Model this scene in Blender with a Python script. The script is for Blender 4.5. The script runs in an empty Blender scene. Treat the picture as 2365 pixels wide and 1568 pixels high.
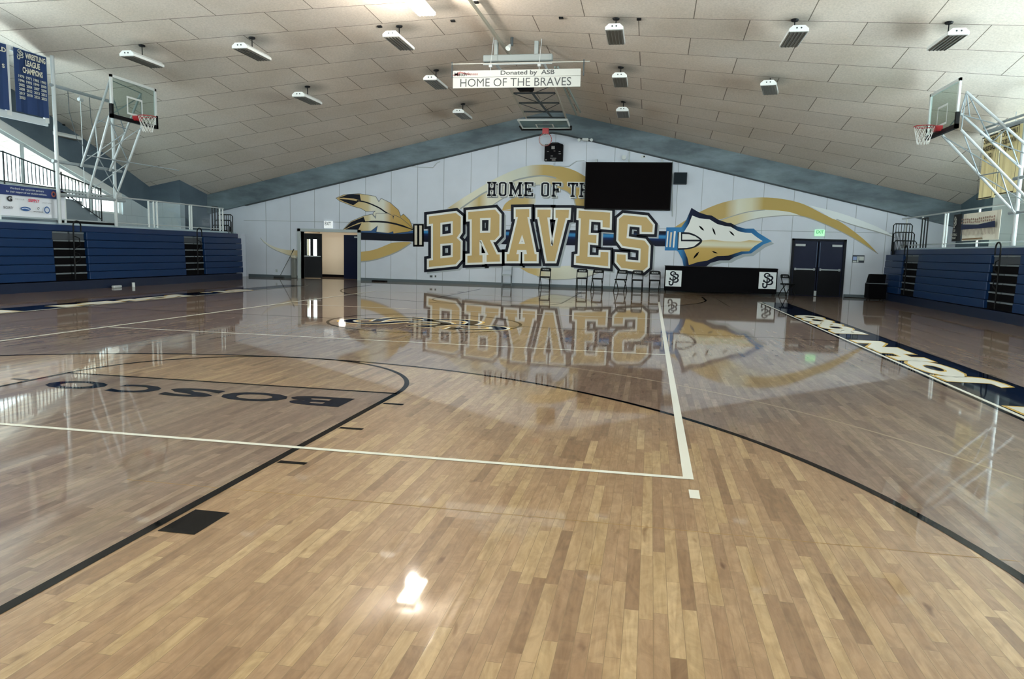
import bpy, math, random
from mathutils import Vector, Matrix
from mathutils.geometry import tessellate_polygon
random.seed(7)
S = bpy.context.scene
COL = S.collection

# ------------------------------------------------------------------ camera, sky, light, exposure
CX, CY, CH = 4.1984, -0.9668, 1.4089
YAW, PITCH, ROLL, FPX = -0.1818, 0.1196, 0.0262, 1703.5
_f = Vector((math.sin(YAW) * math.cos(PITCH), math.cos(YAW) * math.cos(PITCH), -math.sin(PITCH)))
_r = Vector((math.cos(YAW), -math.sin(YAW), 0)); _u = _r.cross(_f)
_R = _r * math.cos(ROLL) + _u * math.sin(ROLL); _U = -_r * math.sin(ROLL) + _u * math.cos(ROLL)
cd = bpy.data.cameras.new('camera'); cam = bpy.data.objects.new('camera', cd); COL.objects.link(cam)
cd.sensor_fit = 'HORIZONTAL'; cd.sensor_width = 36; cd.lens = 36 * FPX / 2365; cd.clip_end = 500; cd.clip_start = .05
cam.matrix_world = Matrix(((_R.x, _U.x, -_f.x, CX), (_R.y, _U.y, -_f.y, CY), (_R.z, _U.z, -_f.z, CH), (0, 0, 0, 1)))
S.camera = cam
S.view_settings.view_transform = 'Standard'; S.view_settings.look = 'None'
S.view_settings.gamma = 1; S.view_settings.use_curve_mapping = False
S.view_settings.exposure = 1.78

W = bpy.data.worlds.new('sky'); S.world = W; W.use_nodes = True
bg = W.node_tree.nodes['Background']; bg.inputs[0].default_value = (.9, .94, 1, 1); bg.inputs[1].default_value = 7.8

def lamp(name, kind, loc, power, color=(1, 1, 1), rot=(0, 0, 0), size=None, size_y=None, portal=False):
    l = bpy.data.lights.new(name, kind); l.energy = power; l.color = color
    if kind == 'AREA':
        l.shape = 'RECTANGLE'; l.size = size; l.size_y = size_y or size
        if portal: l.cycles.is_portal = True
    elif kind == 'POINT': l.shadow_soft_size = size or .1
    o = bpy.data.objects.new(name, l); COL.objects.link(o); o.location = loc; o.rotation_euler = rot
    return o
# daylight portals in the side window bands and in the added glazing behind the camera
lamp('daylight_portal', 'AREA', (-16.6, 15, 3.9), 1, rot=(0, math.radians(-90), 0), size=3.2, size_y=24, portal=True)
lamp('daylight_portal', 'AREA', (16.9, 11.5, 3.9), 1, rot=(0, math.radians(90), 0), size=3.2, size_y=23, portal=True)

# ------------------------------------------------------------------ measuring helpers: a pixel of the photo to a point on a real plane
def ray(px, py): return _f + _R * ((px - 1182.5) / FPX) - _U * ((py - 784) / FPX)
C0 = Vector((CX, CY, CH))
def at_y(q, Y): d = ray(*q); return C0 + d * ((Y - CY) / d.y)
def at_x(q, X): d = ray(*q); return C0 + d * ((X - CX) / d.x)
def at_z(q, Z=0.): d = ray(*q); return C0 + d * ((Z - CH) / d.z)
XM, YM = 0.15, 13.44
def roof(x, y): return 6.9 - .01514 * abs(x - XM) * abs(y - YM)
def at_roof(q):
    d = ray(*q); t = 2.
    while t < 60:
        p = C0 + d * t
        if p.z > roof(p.x, p.y): return p
        t += .01
    return p
YW = 28.68   # far wall plane

# ------------------------------------------------------------------ materials
def lin(c):
    if isinstance(c, str): c = [int(c[i:i + 2], 16) / 255 for i in (0, 2, 4)]
    return tuple(((v / 12.92) if v <= .04045 else ((v + .055) / 1.055) ** 2.4) for v in c[:3]) + (1,)
MATS = {}
def mat(name, color, rough=.6, metal=0., bump=0., bscale=40, var=0., emit=0., spec=.5, vscale=3):
    if name in MATS: return MATS[name]
    m = bpy.data.materials.new(name); m.use_nodes = True; nt = m.node_tree; b = nt.nodes['Principled BSDF']
    c = lin(color); b.inputs['Base Color'].default_value = c; b.inputs['Roughness'].default_value = rough
    b.inputs['Metallic'].default_value = metal; b.inputs['Specular IOR Level'].default_value = spec
    if var or bump:
        tc = nt.nodes.new('ShaderNodeNewGeometry')
        n = nt.nodes.new('ShaderNodeTexNoise'); n.inputs['Scale'].default_value = vscale; n.inputs['Detail'].default_value = 5
        nt.links.new(tc.outputs['Position'], n.inputs['Vector'])
        if var:
            r = nt.nodes.new('ShaderNodeValToRGB')
            r.color_ramp.elements[0].position = .3; r.color_ramp.elements[1].position = .7
            r.color_ramp.elements[0].color = tuple(v * (1 - var) for v in c[:3]) + (1,)
            r.color_ramp.elements[1].color = tuple(min(1, v * (1 + var)) for v in c[:3]) + (1,)
            nt.links.new(n.outputs[0], r.inputs[0]); nt.links.new(r.outputs[0], b.inputs['Base Color'])
        if bump:
            n2 = nt.nodes.new('ShaderNodeTexNoise'); n2.inputs['Scale'].default_value = bscale
            nt.links.new(tc.outputs['Position'], n2.inputs['Vector'])
            bp = nt.nodes.new('ShaderNodeBump'); bp.inputs['Strength'].default_value = bump; bp.inputs['Distance'].default_value = .02
            nt.links.new(n2.outputs[0], bp.inputs['Height']); nt.links.new(bp.outputs[0], b.inputs['Normal'])
    if emit: b.inputs['Emission Color'].default_value = c; b.inputs['Emission Strength'].default_value = emit
    MATS[name] = m; return m

def ramp_mat(name, axis, stops, rough=.5):
    """paint whose colour runs along one axis of the place (a painted gradient in the mural)"""
    m = bpy.data.materials.new(name); m.use_nodes = True; nt = m.node_tree; b = nt.nodes['Principled BSDF']
    b.inputs['Roughness'].default_value = rough; b.inputs['Specular IOR Level'].default_value = .15
    g = nt.nodes.new('ShaderNodeNewGeometry'); s = nt.nodes.new('ShaderNodeSeparateXYZ'); nt.links.new(g.outputs['Position'], s.inputs[0])
    mr = nt.nodes.new('ShaderNodeMapRange'); lo, hi = stops[0][0], stops[-1][0]
    mr.inputs['From Min'].default_value = lo; mr.inputs['From Max'].default_value = hi
    nt.links.new(s.outputs[axis], mr.inputs['Value'])
    r = nt.nodes.new('ShaderNodeValToRGB'); cr = r.color_ramp
    while len(cr.elements) < len(stops): cr.elements.new(.5)
    for e, (p, c) in zip(cr.elements, stops): e.position = (p - lo) / (hi - lo)
    for e, (p, c) in zip(cr.elements, stops): e.color = lin(c)
    nt.links.new(mr.outputs[0], r.inputs[0]); nt.links.new(r.outputs[0], b.inputs['Base Color'])
    MATS[name] = m; return m

def glass_mat(name, tint=(.9, .97, .95), gloss=.08):
    m = bpy.data.materials.new(name); m.use_nodes = True; nt = m.node_tree; nt.nodes.clear()
    o = nt.nodes.new('ShaderNodeOutputMaterial'); mx = nt.nodes.new('ShaderNodeMixShader')
    t = nt.nodes.new('ShaderNodeBsdfTransparent'); t.inputs[0].default_value = tint + (1,)
    g = nt.nodes.new('ShaderNodeBsdfGlossy'); g.inputs['Roughness'].default_value = .03
    mx.inputs[0].default_value = gloss
    nt.links.new(t.outputs[0], mx.inputs[1]); nt.links.new(g.outputs[0], mx.inputs[2]); nt.links.new(mx.outputs[0], o.inputs[0])
    MATS[name] = m; return m

WOOD_BUMP = None
def floor_finish(nt, b):
    """clear finish over the boards: glossy, with slight waviness across the floor"""
    g = nt.nodes.new('ShaderNodeNewGeometry')
    mp = nt.nodes.new('ShaderNodeMapping'); mp.inputs['Scale'].default_value = (5.5, 1.2, 1)
    nt.links.new(g.outputs['Position'], mp.inputs[0])
    n = nt.nodes.new('ShaderNodeTexNoise'); n.inputs['Scale'].default_value = 2.2; n.inputs['Detail'].default_value = 3
    nt.links.new(mp.outputs[0], n.inputs['Vector'])
    bp = nt.nodes.new('ShaderNodeBump'); bp.inputs['Strength'].default_value = .1; bp.inputs['Distance'].default_value = .0012
    nt.links.new(n.outputs[0], bp.inputs['Height'])
    b.inputs['Roughness'].default_value = .45; b.inputs['Specular IOR Level'].default_value = .25
    b.inputs['Coat Weight'].default_value = .88; b.inputs['Coat Roughness'].default_value = .035; b.inputs['Coat IOR'].default_value = 1.42
    nt.links.new(bp.outputs[0], b.inputs['Coat Normal'])
    return g, bp

def court_paint(name, color):
    if name in MATS: return MATS[name]
    m = bpy.data.materials.new(name); m.use_nodes = True; nt = m.node_tree; b = nt.nodes['Principled BSDF']
    b.inputs['Base Color'].default_value = lin(color); floor_finish(nt, b); b.inputs['Specular IOR Level'].default_value = 0; b.inputs['Coat Weight'].default_value = .5
    MATS[name] = m; return m

def wood_floor():
    m = bpy.data.materials.new('maple_floor'); m.use_nodes = True; nt = m.node_tree; b = nt.nodes['Principled BSDF']; N = nt.nodes; L = nt.links
    g, bp = floor_finish(nt, b)
    sp = N.new('ShaderNodeSeparateXYZ'); L.new(g.outputs['Position'], sp.inputs[0])
    # boards run along Y: swap so the brick rows run across X
    cb = N.new('ShaderNodeCombineXYZ'); L.new(sp.outputs[1], cb.inputs[0]); L.new(sp.outputs[0], cb.inputs[1])
    def brick(w, off, fr, mort):
        k = N.new('ShaderNodeTexBrick'); k.inputs['Scale'].default_value = 1; k.inputs['Brick Width'].default_value = w
        k.inputs['Row Height'].default_value = .057; k.inputs['Mortar Size'].default_value = mort; k.inputs['Mortar Smooth'].default_value = .3
        k.offset = off; k.offset_frequency = fr; k.squash = 1; k.inputs['Bias'].default_value = 0
        k.inputs['Color1'].default_value = (0, 0, 0, 1); k.inputs['Color2'].default_value = (1, 1, 1, 1); k.inputs['Mortar'].default_value = (.5, .5, .5, 1)
        return k
    # per-row shift so the ends do not line up
    rowf = N.new('ShaderNodeMath'); rowf.operation = 'DIVIDE'; rowf.inputs[1].default_value = .057; L.new(sp.outputs[0], rowf.inputs[0])
    row = N.new('ShaderNodeMath'); row.operation = 'FLOOR'; L.new(rowf.outputs[0], row.inputs[0])
    wn = N.new('ShaderNodeTexWhiteNoise'); wn.noise_dimensions = '1D'; L.new(row.outputs[0], wn.inputs['W'])
    sh = N.new('ShaderNodeMath'); sh.operation = 'MULTIPLY'; sh.inputs[1].default_value = 3.1; L.new(wn.outputs['Value'], sh.inputs[0])
    ya = N.new('ShaderNodeMath'); ya.operation = 'ADD'; L.new(sp.outputs[1], ya.inputs[0]); L.new(sh.outputs[0], ya.inputs[1])
    cb2 = N.new('ShaderNodeCombineXYZ'); L.new(ya.outputs[0], cb2.inputs[0]); L.new(sp.outputs[0], cb2.inputs[1])
    k = brick(.62, .37, 2, .0012); L.new(cb2.outputs[0], k.inputs['Vector'])
    # per board value
    bl = N.new('ShaderNodeMath'); bl.operation = 'DIVIDE'; bl.inputs[1].default_value = .62; L.new(ya.outputs[0], bl.inputs[0])
    r = N.new('ShaderNodeValToRGB'); cr = r.color_ramp
    cols = [(0, '87694c'), (.12, '997a5d'), (.4, 'a28364'), (.7, 'a98b6b'), (.9, 'b1956f'), (1, 'bb9f7a')]
    while len(cr.elements) < len(cols): cr.elements.new(.5)
    for e, (p, c) in zip(cr.elements, cols): e.position = p; e.color = lin(c)
    L.new(k.outputs['Color'], r.inputs[0])
    # grain
    mp = N.new('ShaderNodeMapping'); mp.inputs['Scale'].default_value = (38, 3.2, 1); L.new(g.outputs['Position'], mp.inputs[0])
    ofs = N.new('ShaderNodeVectorMath'); ofs.operation = 'ADD'; L.new(mp.outputs[0], ofs.inputs[0]); L.new(k.outputs['Color'], ofs.inputs[1])
    gn = N.new('ShaderNodeTexNoise'); gn.inputs['Scale'].default_value = 1; gn.inputs['Detail'].default_value = 6; gn.inputs['Distortion'].default_value = 1.2
    L.new(ofs.outputs[0], gn.inputs['Vector'])
    gr = N.new('ShaderNodeValToRGB'); gr.color_ramp.elements[0].position = .3; gr.color_ramp.elements[1].position = .62
    gr.color_ramp.elements[0].color = (.76, .7, .62, 1); gr.color_ramp.elements[1].color = (1, 1, 1, 1); L.new(gn.outputs[0], gr.inputs[0])
    mu = N.new('ShaderNodeMix'); mu.data_type = 'RGBA'; mu.blend_type = 'MULTIPLY'; mu.inputs[0].default_value = .85
    L.new(r.outputs[0], mu.inputs[6]); L.new(gr.outputs[0], mu.inputs[7])
    fg_ = N.new('ShaderNodeTexNoise'); fg_.inputs['Scale'].default_value = 1; fg_.inputs['Detail'].default_value = 5; fg_.inputs['Roughness'].default_value = .6; fg_.inputs['Distortion'].default_value = 2.
    mpf = N.new('ShaderNodeMapping'); mpf.inputs['Scale'].default_value = (9, 4.5, 1); L.new(g.outputs['Position'], mpf.inputs[0])
    off = N.new('ShaderNodeVectorMath'); off.operation = 'MULTIPLY_ADD'; L.new(k.outputs['Color'], off.inputs[0]); off.inputs[1].default_value = (7, 13, 5); L.new(mpf.outputs[0], off.inputs[2]); L.new(off.outputs[0], fg_.inputs['Vector'])
    fr_ = N.new('ShaderNodeValToRGB'); fr_.color_ramp.elements[0].position = .36; fr_.color_ramp.elements[1].position = .62
    fr_.color_ramp.elements[0].color = (.78, .74, .7, 1); fr_.color_ramp.elements[1].color = (1.06, 1.04, 1.02, 1); L.new(fg_.outputs[0], fr_.inputs[0])
    mu2 = N.new('ShaderNodeMix'); mu2.data_type = 'RGBA'; mu2.blend_type = 'MULTIPLY'; mu2.inputs[0].default_value = .8; L.new(mu.outputs[2], mu2.inputs[6]); L.new(fr_.outputs[0], mu2.inputs[7]); mu = mu2
    # dark knots
    kn = N.new('ShaderNodeTexNoise'); kn.inputs['Scale'].default_value = 1; kn.inputs['Detail'].default_value = 2
    mpk = N.new('ShaderNodeMapping'); mpk.inputs['Scale'].default_value = (14, 3.5, 1); L.new(g.outputs['Position'], mpk.inputs[0]); L.new(mpk.outputs[0], kn.inputs['Vector'])
    kr = N.new('ShaderNodeValToRGB'); kr.color_ramp.elements[0].position = .68; kr.color_ramp.elements[1].position = .78
    kr.color_ramp.elements[0].color = (1, 1, 1, 1); kr.color_ramp.elements[1].color = (.5, .4, .3, 1); L.new(kn.outputs[0], kr.inputs[0])
    mk = N.new('ShaderNodeMix'); mk.data_type = 'RGBA'; mk.blend_type = 'MULTIPLY'; mk.inputs[0].default_value = 1
    L.new(mu.outputs[2], mk.inputs[6]); L.new(kr.outputs[0], mk.inputs[7])
    # joints
    mj = N.new('ShaderNodeMix'); mj.data_type = 'RGBA'; mj.blend_type = 'MIX'; L.new(k.outputs['Fac'], mj.inputs[0])
    L.new(mk.outputs[2], mj.inputs[6]); mj.inputs[7].default_value = lin('7d6547')
    # grey stained zones: everything outside the two three-point arcs, and the lanes
    def M(op, a, b_=None, c=None):
        n = N.new('ShaderNodeMath'); n.operation = op
        for i, v in enumerate((a, b_, c)):
            if v is None: continue
            if isinstance(v, (int, float)): n.inputs[i].default_value = v
            else: L.new(v, n.inputs[i])
        return n.outputs[0]
    X, Y = sp.outputs[0], sp.outputs[1]
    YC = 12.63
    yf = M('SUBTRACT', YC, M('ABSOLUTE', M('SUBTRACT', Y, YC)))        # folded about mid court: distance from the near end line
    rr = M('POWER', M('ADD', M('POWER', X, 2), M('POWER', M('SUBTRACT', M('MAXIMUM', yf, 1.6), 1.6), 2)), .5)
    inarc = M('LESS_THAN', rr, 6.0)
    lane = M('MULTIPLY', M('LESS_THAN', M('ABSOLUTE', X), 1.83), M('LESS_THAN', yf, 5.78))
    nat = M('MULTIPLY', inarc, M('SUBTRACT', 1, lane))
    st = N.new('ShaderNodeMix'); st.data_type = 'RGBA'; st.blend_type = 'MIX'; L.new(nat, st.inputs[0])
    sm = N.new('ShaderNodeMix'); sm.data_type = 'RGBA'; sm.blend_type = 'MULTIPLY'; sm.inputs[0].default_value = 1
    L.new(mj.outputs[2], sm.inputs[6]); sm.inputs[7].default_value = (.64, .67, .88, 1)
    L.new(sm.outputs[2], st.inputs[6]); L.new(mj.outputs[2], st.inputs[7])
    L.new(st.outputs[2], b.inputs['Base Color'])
    MATS['maple_floor'] = m; return m

def ceiling_mat(spots):
    m = bpy.data.materials.new('wood_wool_ceiling'); m.use_nodes = True; nt = m.node_tree; b = nt.nodes['Principled BSDF']; N = nt.nodes; L = nt.links
    b.inputs['Roughness'].default_value = .95; b.inputs['Specular IOR Level'].default_value = .05
    g = N.new('ShaderNodeNewGeometry'); mp = N.new('ShaderNodeMapping'); mp.inputs['Location'].default_value = (1.22 - 3.67 + 12.2, -16.7 + 23.8, 0)
    L.new(g.outputs['Position'], mp.inputs[0])
    k = N.new('ShaderNodeTexBrick'); k.inputs['Scale'].default_value = 1; k.inputs['Brick Width'].default_value = 2.44; k.inputs['Row Height'].default_value = 1.19
    k.inputs['Mortar Size'].default_value = .012; k.inputs['Mortar Smooth'].default_value = .2; k.offset = .5; k.offset_frequency = 2
    k.inputs['Color1'].default_value = lin('e8ddd2'); k.inputs['Color2'].default_value = lin('dfd5cb'); k.inputs['Mortar'].default_value = lin('857b72')
    L.new(mp.outputs[0], k.inputs['Vector'])
    n = N.new('ShaderNodeTexNoise'); n.inputs['Scale'].default_value = 22; n.inputs['Detail'].default_value = 8; n.inputs['Roughness'].default_value = .75; L.new(g.outputs['Position'], n.inputs['Vector'])
    r = N.new('ShaderNodeValToRGB'); r.color_ramp.elements[0].position = .3; r.color_ramp.elements[1].position = .6
    r.color_ramp.elements[0].color = (.7, .7, .7, 1); r.color_ramp.elements[1].color = (1, 1, 1, 1); L.new(n.outputs[0], r.inputs[0])
    mu = N.new('ShaderNodeMix'); mu.data_type = 'RGBA'; mu.blend_type = 'MULTIPLY'; mu.inputs[0].default_value = .8
    L.new(k.outputs['Color'], mu.inputs[6]); L.new(r.outputs[0], mu.inputs[7])
    n2 = N.new('ShaderNodeTexNoise'); n2.inputs['Scale'].default_value = .5; n2.inputs['Detail'].default_value = 4; L.new(g.outputs['Position'], n2.inputs['Vector'])
    r2 = N.new('ShaderNodeValToRGB'); r2.color_ramp.elements[0].position = .3; r2.color_ramp.elements[1].position = .7
    r2.color_ramp.elements[0].color = (.9, .88, .84, 1); r2.color_ramp.elements[1].color = (1, 1, 1, 1); L.new(n2.outputs[0], r2.inputs[0])
    m2 = N.new('ShaderNodeMix'); m2.data_type = 'RGBA'; m2.blend_type = 'MULTIPLY'; m2.inputs[0].default_value = 1
    L.new(mu.outputs[2], m2.inputs[6]); L.new(r2.outputs[0], m2.inputs[7])
    last = m2.outputs[2]
    # round darker patches where the lamps hang
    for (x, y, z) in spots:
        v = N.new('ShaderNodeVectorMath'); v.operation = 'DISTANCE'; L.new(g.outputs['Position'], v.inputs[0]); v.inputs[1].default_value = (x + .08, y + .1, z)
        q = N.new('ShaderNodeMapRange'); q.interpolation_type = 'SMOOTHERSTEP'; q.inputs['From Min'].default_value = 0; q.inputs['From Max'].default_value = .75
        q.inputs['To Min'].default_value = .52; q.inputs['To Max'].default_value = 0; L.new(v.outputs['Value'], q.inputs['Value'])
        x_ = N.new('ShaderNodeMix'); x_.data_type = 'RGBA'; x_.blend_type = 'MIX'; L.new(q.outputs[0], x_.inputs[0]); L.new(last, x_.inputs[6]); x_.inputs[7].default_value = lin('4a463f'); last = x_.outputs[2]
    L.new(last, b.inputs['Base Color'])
    MATS['ceiling'] = m; return m

def block_mat(name, color, w=.41, h=.205, axis='x', mortar='b9bfc2', rough=.75, ms=.008):
    m = bpy.data.materials.new(name); m.use_nodes = True; nt = m.node_tree; b = nt.nodes['Principled BSDF']; N = nt.nodes; L = nt.links
    b.inputs['Roughness'].default_value = rough
    g = N.new('ShaderNodeNewGeometry'); s = N.new('ShaderNodeSeparateXYZ'); c = N.new('ShaderNodeCombineXYZ'); L.new(g.outputs['Position'], s.inputs[0])
    L.new(s.outputs[0 if axis == 'x' else 1], c.inputs[0]); L.new(s.outputs[2], c.inputs[1])
    k = N.new('ShaderNodeTexBrick'); k.inputs['Scale'].default_value = 1; k.inputs['Brick Width'].default_value = w; k.inputs['Row Height'].default_value = h
    k.inputs['Mortar Size'].default_value = ms; k.inputs['Color1'].default_value = lin(color); k.inputs['Color2'].default_value = lin(color); k.inputs['Mortar'].default_value = lin(mortar)
    L.new(c.outputs[0], k.inputs['Vector']); L.new(k.outputs['Color'], b.inputs['Base Color'])
    MATS[name] = m; return m

def concrete_mat(name, base, pale):
    m = bpy.data.materials.new(name); m.use_nodes = True; nt = m.node_tree; b = nt.nodes['Principled BSDF']; N = nt.nodes; L = nt.links
    b.inputs['Roughness'].default_value = .6
    g = N.new('ShaderNodeNewGeometry'); n = N.new('ShaderNodeTexNoise'); n.inputs['Scale'].default_value = 1.1; n.inputs['Detail'].default_value = 9; n.inputs['Roughness'].default_value = .62
    mp = N.new('ShaderNodeMapping'); mp.inputs['Scale'].default_value = (.5, 1, 1.6); L.new(g.outputs['Position'], mp.inputs[0]); L.new(mp.outputs[0], n.inputs['Vector'])
    r = N.new('ShaderNodeValToRGB'); r.color_ramp.elements[0].position = .38; r.color_ramp.elements[1].position = .68
    r.color_ramp.elements[0].color = lin(base); r.color_ramp.elements[1].color = lin(pale); L.new(n.outputs[0], r.inputs[0]); L.new(r.outputs[0], b.inputs['Base Color'])
    MATS[name] = m; return m

# ------------------------------------------------------------------ mesh builder
class MB:
    def __init__(s): s.v = []; s.f = []; s.mi = []; s.cur = 0
    def add(s, vs, fs):
        k = len(s.v); s.v += [tuple(p) for p in vs]
        for f in fs: s.f.append([i + k for i in f]); s.mi.append(s.cur)
        return s
    def box(s, a, b):
        x0, y0, z0 = (min(a[i], b[i]) for i in range(3)); x1, y1, z1 = (max(a[i], b[i]) for i in range(3))
        return s.add([(x0, y0, z0), (x1, y0, z0), (x1, y1, z0), (x0, y1, z0), (x0, y0, z1), (x1, y0, z1), (x1, y1, z1), (x0, y1, z1)],
                     [(0, 3, 2, 1), (4, 5, 6, 7), (0, 1, 5, 4), (1, 2, 6, 5), (2, 3, 7, 6), (3, 0, 4, 7)])
    def bbox(s, a, b, c=.01):   # box with bevelled long edges (x direction profile chamfer)
        x0, y0, z0 = (min(a[i], b[i]) for i in range(3)); x1, y1, z1 = (max(a[i], b[i]) for i in range(3))
        vs = []
        for y, i in ((y0, c), (y0 + c, 0), (y1 - c, 0), (y1, c)):
            vs += [(x0 + i + (c if i == 0 else 0) * 0, y, z0 + c), (x0 + i + c, y, z0 + i), (x1 - i - c, y, z0 + i), (x1 - i, y, z0 + c), (x1 - i, y, z1 - c), (x1 - i - c, y, z1 - i), (x0 + i + c, y, z1 - i), (x0 + i, y, z1 - c)]
        fs = [tuple(range(7, -1, -1)), tuple(range(24, 32))]
        for r in range(3):
            for j in range(8):
                k = (j + 1) % 8; fs.append((r * 8 + j, r * 8 + k, r * 8 + 8 + k, r * 8 + 8 + j))
        return s.add(vs, [tuple(reversed(f)) for f in fs])
    def tube(s, pts, r, n=8, cap=True, closed=False):
        pts = [Vector(p) for p in pts]; m = len(pts); vs = []; up = None
        for i, p in enumerate(pts):
            if closed: t = (pts[(i + 1) % m] - pts[i - 1])
            else: t = (pts[min(i + 1, m - 1)] - pts[max(i - 1, 0)])
            t.normalize()
            if up is None:
                up = Vector((0, 0, 1)) if abs(t.z) < .9 else Vector((1, 0, 0))
            a = (up - t * up.dot(t));
            if a.length < 1e-5: a = t.orthogonal()
            a.normalize(); up = a; b = t.cross(a)
            rr = r[i] if isinstance(r, (list, tuple)) else r
            for j in range(n):
                q = 2 * math.pi * j / n; vs.append(p + a * (math.cos(q) * rr) + b * (math.sin(q) * rr))
        fs = []
        for i in range(m if closed else m - 1):
            i2 = (i + 1) % m
            for j in range(n): fs.append((i * n + j, i * n + (j + 1) % n, i2 * n + (j + 1) % n, i2 * n + j))
        if cap and not closed: fs += [tuple(range(n - 1, -1, -1)), tuple((m - 1) * n + j for j in range(n))]
        return s.add(vs, fs)
    def poly(s, pts, holes=()):
        """flat polygon with holes, points in 3D"""
        loops = [[Vector(p) for p in pts]] + [[Vector(p) for p in h] for h in holes]
        tri = tessellate_polygon(loops); flat = [p for l in loops for p in l]
        return s.add(flat, [tuple(t) for t in tri])
    def prism(s, pts, d):
        """closed outline pts (3D) extruded by vector d"""
        d = Vector(d); P = [Vector(p) for p in pts]; n = len(P); tri = tessellate_polygon([P])
        vs = P + [p + d for p in P]; fs = [tuple(t) for t in tri] + [tuple(i + n for i in reversed(t)) for t in tri]
        fs += [(i, (i + 1) % n, (i + 1) % n + n, i + n) for i in range(n)]
        return s.add(vs, fs)
    def build(s, name, m, parent=None, smooth=False, loc=None):
        me = bpy.data.meshes.new(name); off = Vector((0, 0, 0))
        if parent is not None:
            q = parent
            while q is not None: off += q.location; q = q.parent
            l0 = Vector((0, 0, 0))
            if loc is not None: l0 = Vector(loc) - off; off = Vector(loc)
        else:
            if loc is None and s.v:
                xs, ys, zs = zip(*s.v); loc = ((min(xs) + max(xs)) / 2, (min(ys) + max(ys)) / 2, min(zs))
            l0 = Vector(loc) if loc else Vector((0, 0, 0)); off = l0.copy()
        me.from_pydata([tuple(Vector(v) - off) for v in s.v], [], s.f)
        for mm in (m if isinstance(m, (list, tuple)) else [m]): me.materials.append(mm)
        if isinstance(m, (list, tuple)):
            for p, i in zip(me.polygons, s.mi): p.material_index = i
        me.update()
        import bmesh
        bm = bmesh.new(); bm.from_mesh(me); bmesh.ops.recalc_face_normals(bm, faces=bm.faces); bm.to_mesh(me); bm.free()
        if smooth:
            for p in me.polygons: p.use_smooth = True
            try: me.set_sharp_from_angle(angle=math.radians(40))
            except Exception: pass
        o = bpy.data.objects.new(name, me); COL.objects.link(o); o.location = l0
        if parent is not None: o.parent = parent
        return o

def tag(o, label=None, cat=None, group=None, kind=None):
    if label: o['label'] = label
    if cat: o['category'] = cat
    if group: o['group'] = group
    if kind: o['kind'] = kind
    return o
def thing(name, loc, label, cat, group=None):
    o = bpy.data.objects.new(name, None); COL.objects.link(o); o.location = loc; o.empty_display_size = .2
    return tag(o, label, cat, group)
def struct(o): o['kind'] = 'structure'; return o
def copy_tree(o, parent=None):
    c = o.copy(); COL.objects.link(c); c.parent = parent
    for ch in list(o.children): copy_tree(ch, c)
    return c

# ------------------------------------------------------------------ flat lettering
_tc = {}
def glyphs(txt, bold=0.0):
    key = (txt, bold)
    if key in _tc: return _tc[key]
    cu = bpy.data.curves.new('lettering', 'FONT'); cu.body = txt; cu.offset = bold; cu.resolution_u = 3
    o = bpy.data.objects.new('lettering', cu); COL.objects.link(o)
    bpy.context.view_layer.update(); dg = bpy.context.evaluated_depsgraph_get()
    me = bpy.data.meshes.new_from_object(o.evaluated_get(dg))
    vs = [(v.co.x, v.co.y) for v in me.vertices]; fs = [tuple(p.vertices) for p in me.polygons]
    bpy.data.objects.remove(o); bpy.data.curves.remove(cu); bpy.data.meshes.remove(me)
    _tc[key] = (vs, fs); return _tc[key]
def text(mb, txt, fn, u0, v0, u1, v1, bold=0.0):
    """lettering fitted into the box u0..u1, v0..v1 of the surface fn(u, v)"""
    vs, fs = glyphs(txt, bold)
    if not vs: return
    xs = [p[0] for p in vs]; ys = [p[1] for p in vs]; ax, bx, ay, by = min(xs), max(xs), min(ys), max(ys)
    mb.add([fn(u0 + (x - ax) / (bx - ax) * (u1 - u0), v0 + (y - ay) / (by - ay) * (v1 - v0)) for x, y in vs], fs)
def ribbon(mb, pts, w, fn, closed=False):
    """a painted stroke of width w along 2D points on the surface fn(u, v); w may be a list"""
    n = len(pts); vs = []; P = [Vector((p[0], p[1])) for p in pts]
    for i in range(n):
        a = P[i - 1] if (i > 0 or closed) else P[i]; b = P[(i + 1) % n] if (i < n - 1 or closed) else P[i]
        if i in (0, n - 1) and not closed: t = (b - a).normalized(); nn = Vector((-t.y, t.x)); k = 1
        else:
            t1 = (P[i] - a).normalized(); t2 = (b - P[i]).normalized(); nn = Vector((-(t1 + t2).y, (t1 + t2).x))
            if nn.length < 1e-6: nn = Vector((-t1.y, t1.x))
            nn.normalize(); k = 1 / max(.35, nn.dot(Vector((-t1.y, t1.x))))
        ww = (w[i] if isinstance(w, (list, tuple)) else w) / 2 * k
        vs += [fn(*(P[i] + nn * ww)), fn(*(P[i] - nn * ww))]
    fs = [(2 * i, 2 * i + 1, 2 * ((i + 1) % n) + 1, 2 * ((i + 1) % n)) for i in range(n if closed else n - 1)]
    mb.add(vs, fs)
def smooth_pts(pts, k=4, closed=False):
    out = []; n = len(pts)
    rng = range(n if closed else n - 1)
    for i in rng:
        p0 = pts[(i - 1) % n] if (closed or i > 0) else pts[i]; p1 = pts[i]; p2 = pts[(i + 1) % n]; p3 = pts[(i + 2) % n] if (closed or i < n - 2) else p2
        for j in range(k):
            t = j / k
            out.append(tuple(.5 * (2 * p1[a] + (p2[a] - p0[a]) * t + (2 * p0[a] - 5 * p1[a] + 4 * p2[a] - p3[a]) * t * t + (3 * p1[a] - p0[a] - 3 * p2[a] + p3[a]) * t ** 3) for a in range(2)))
    if not closed: out.append(tuple(pts[-1]))
    return out
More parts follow.
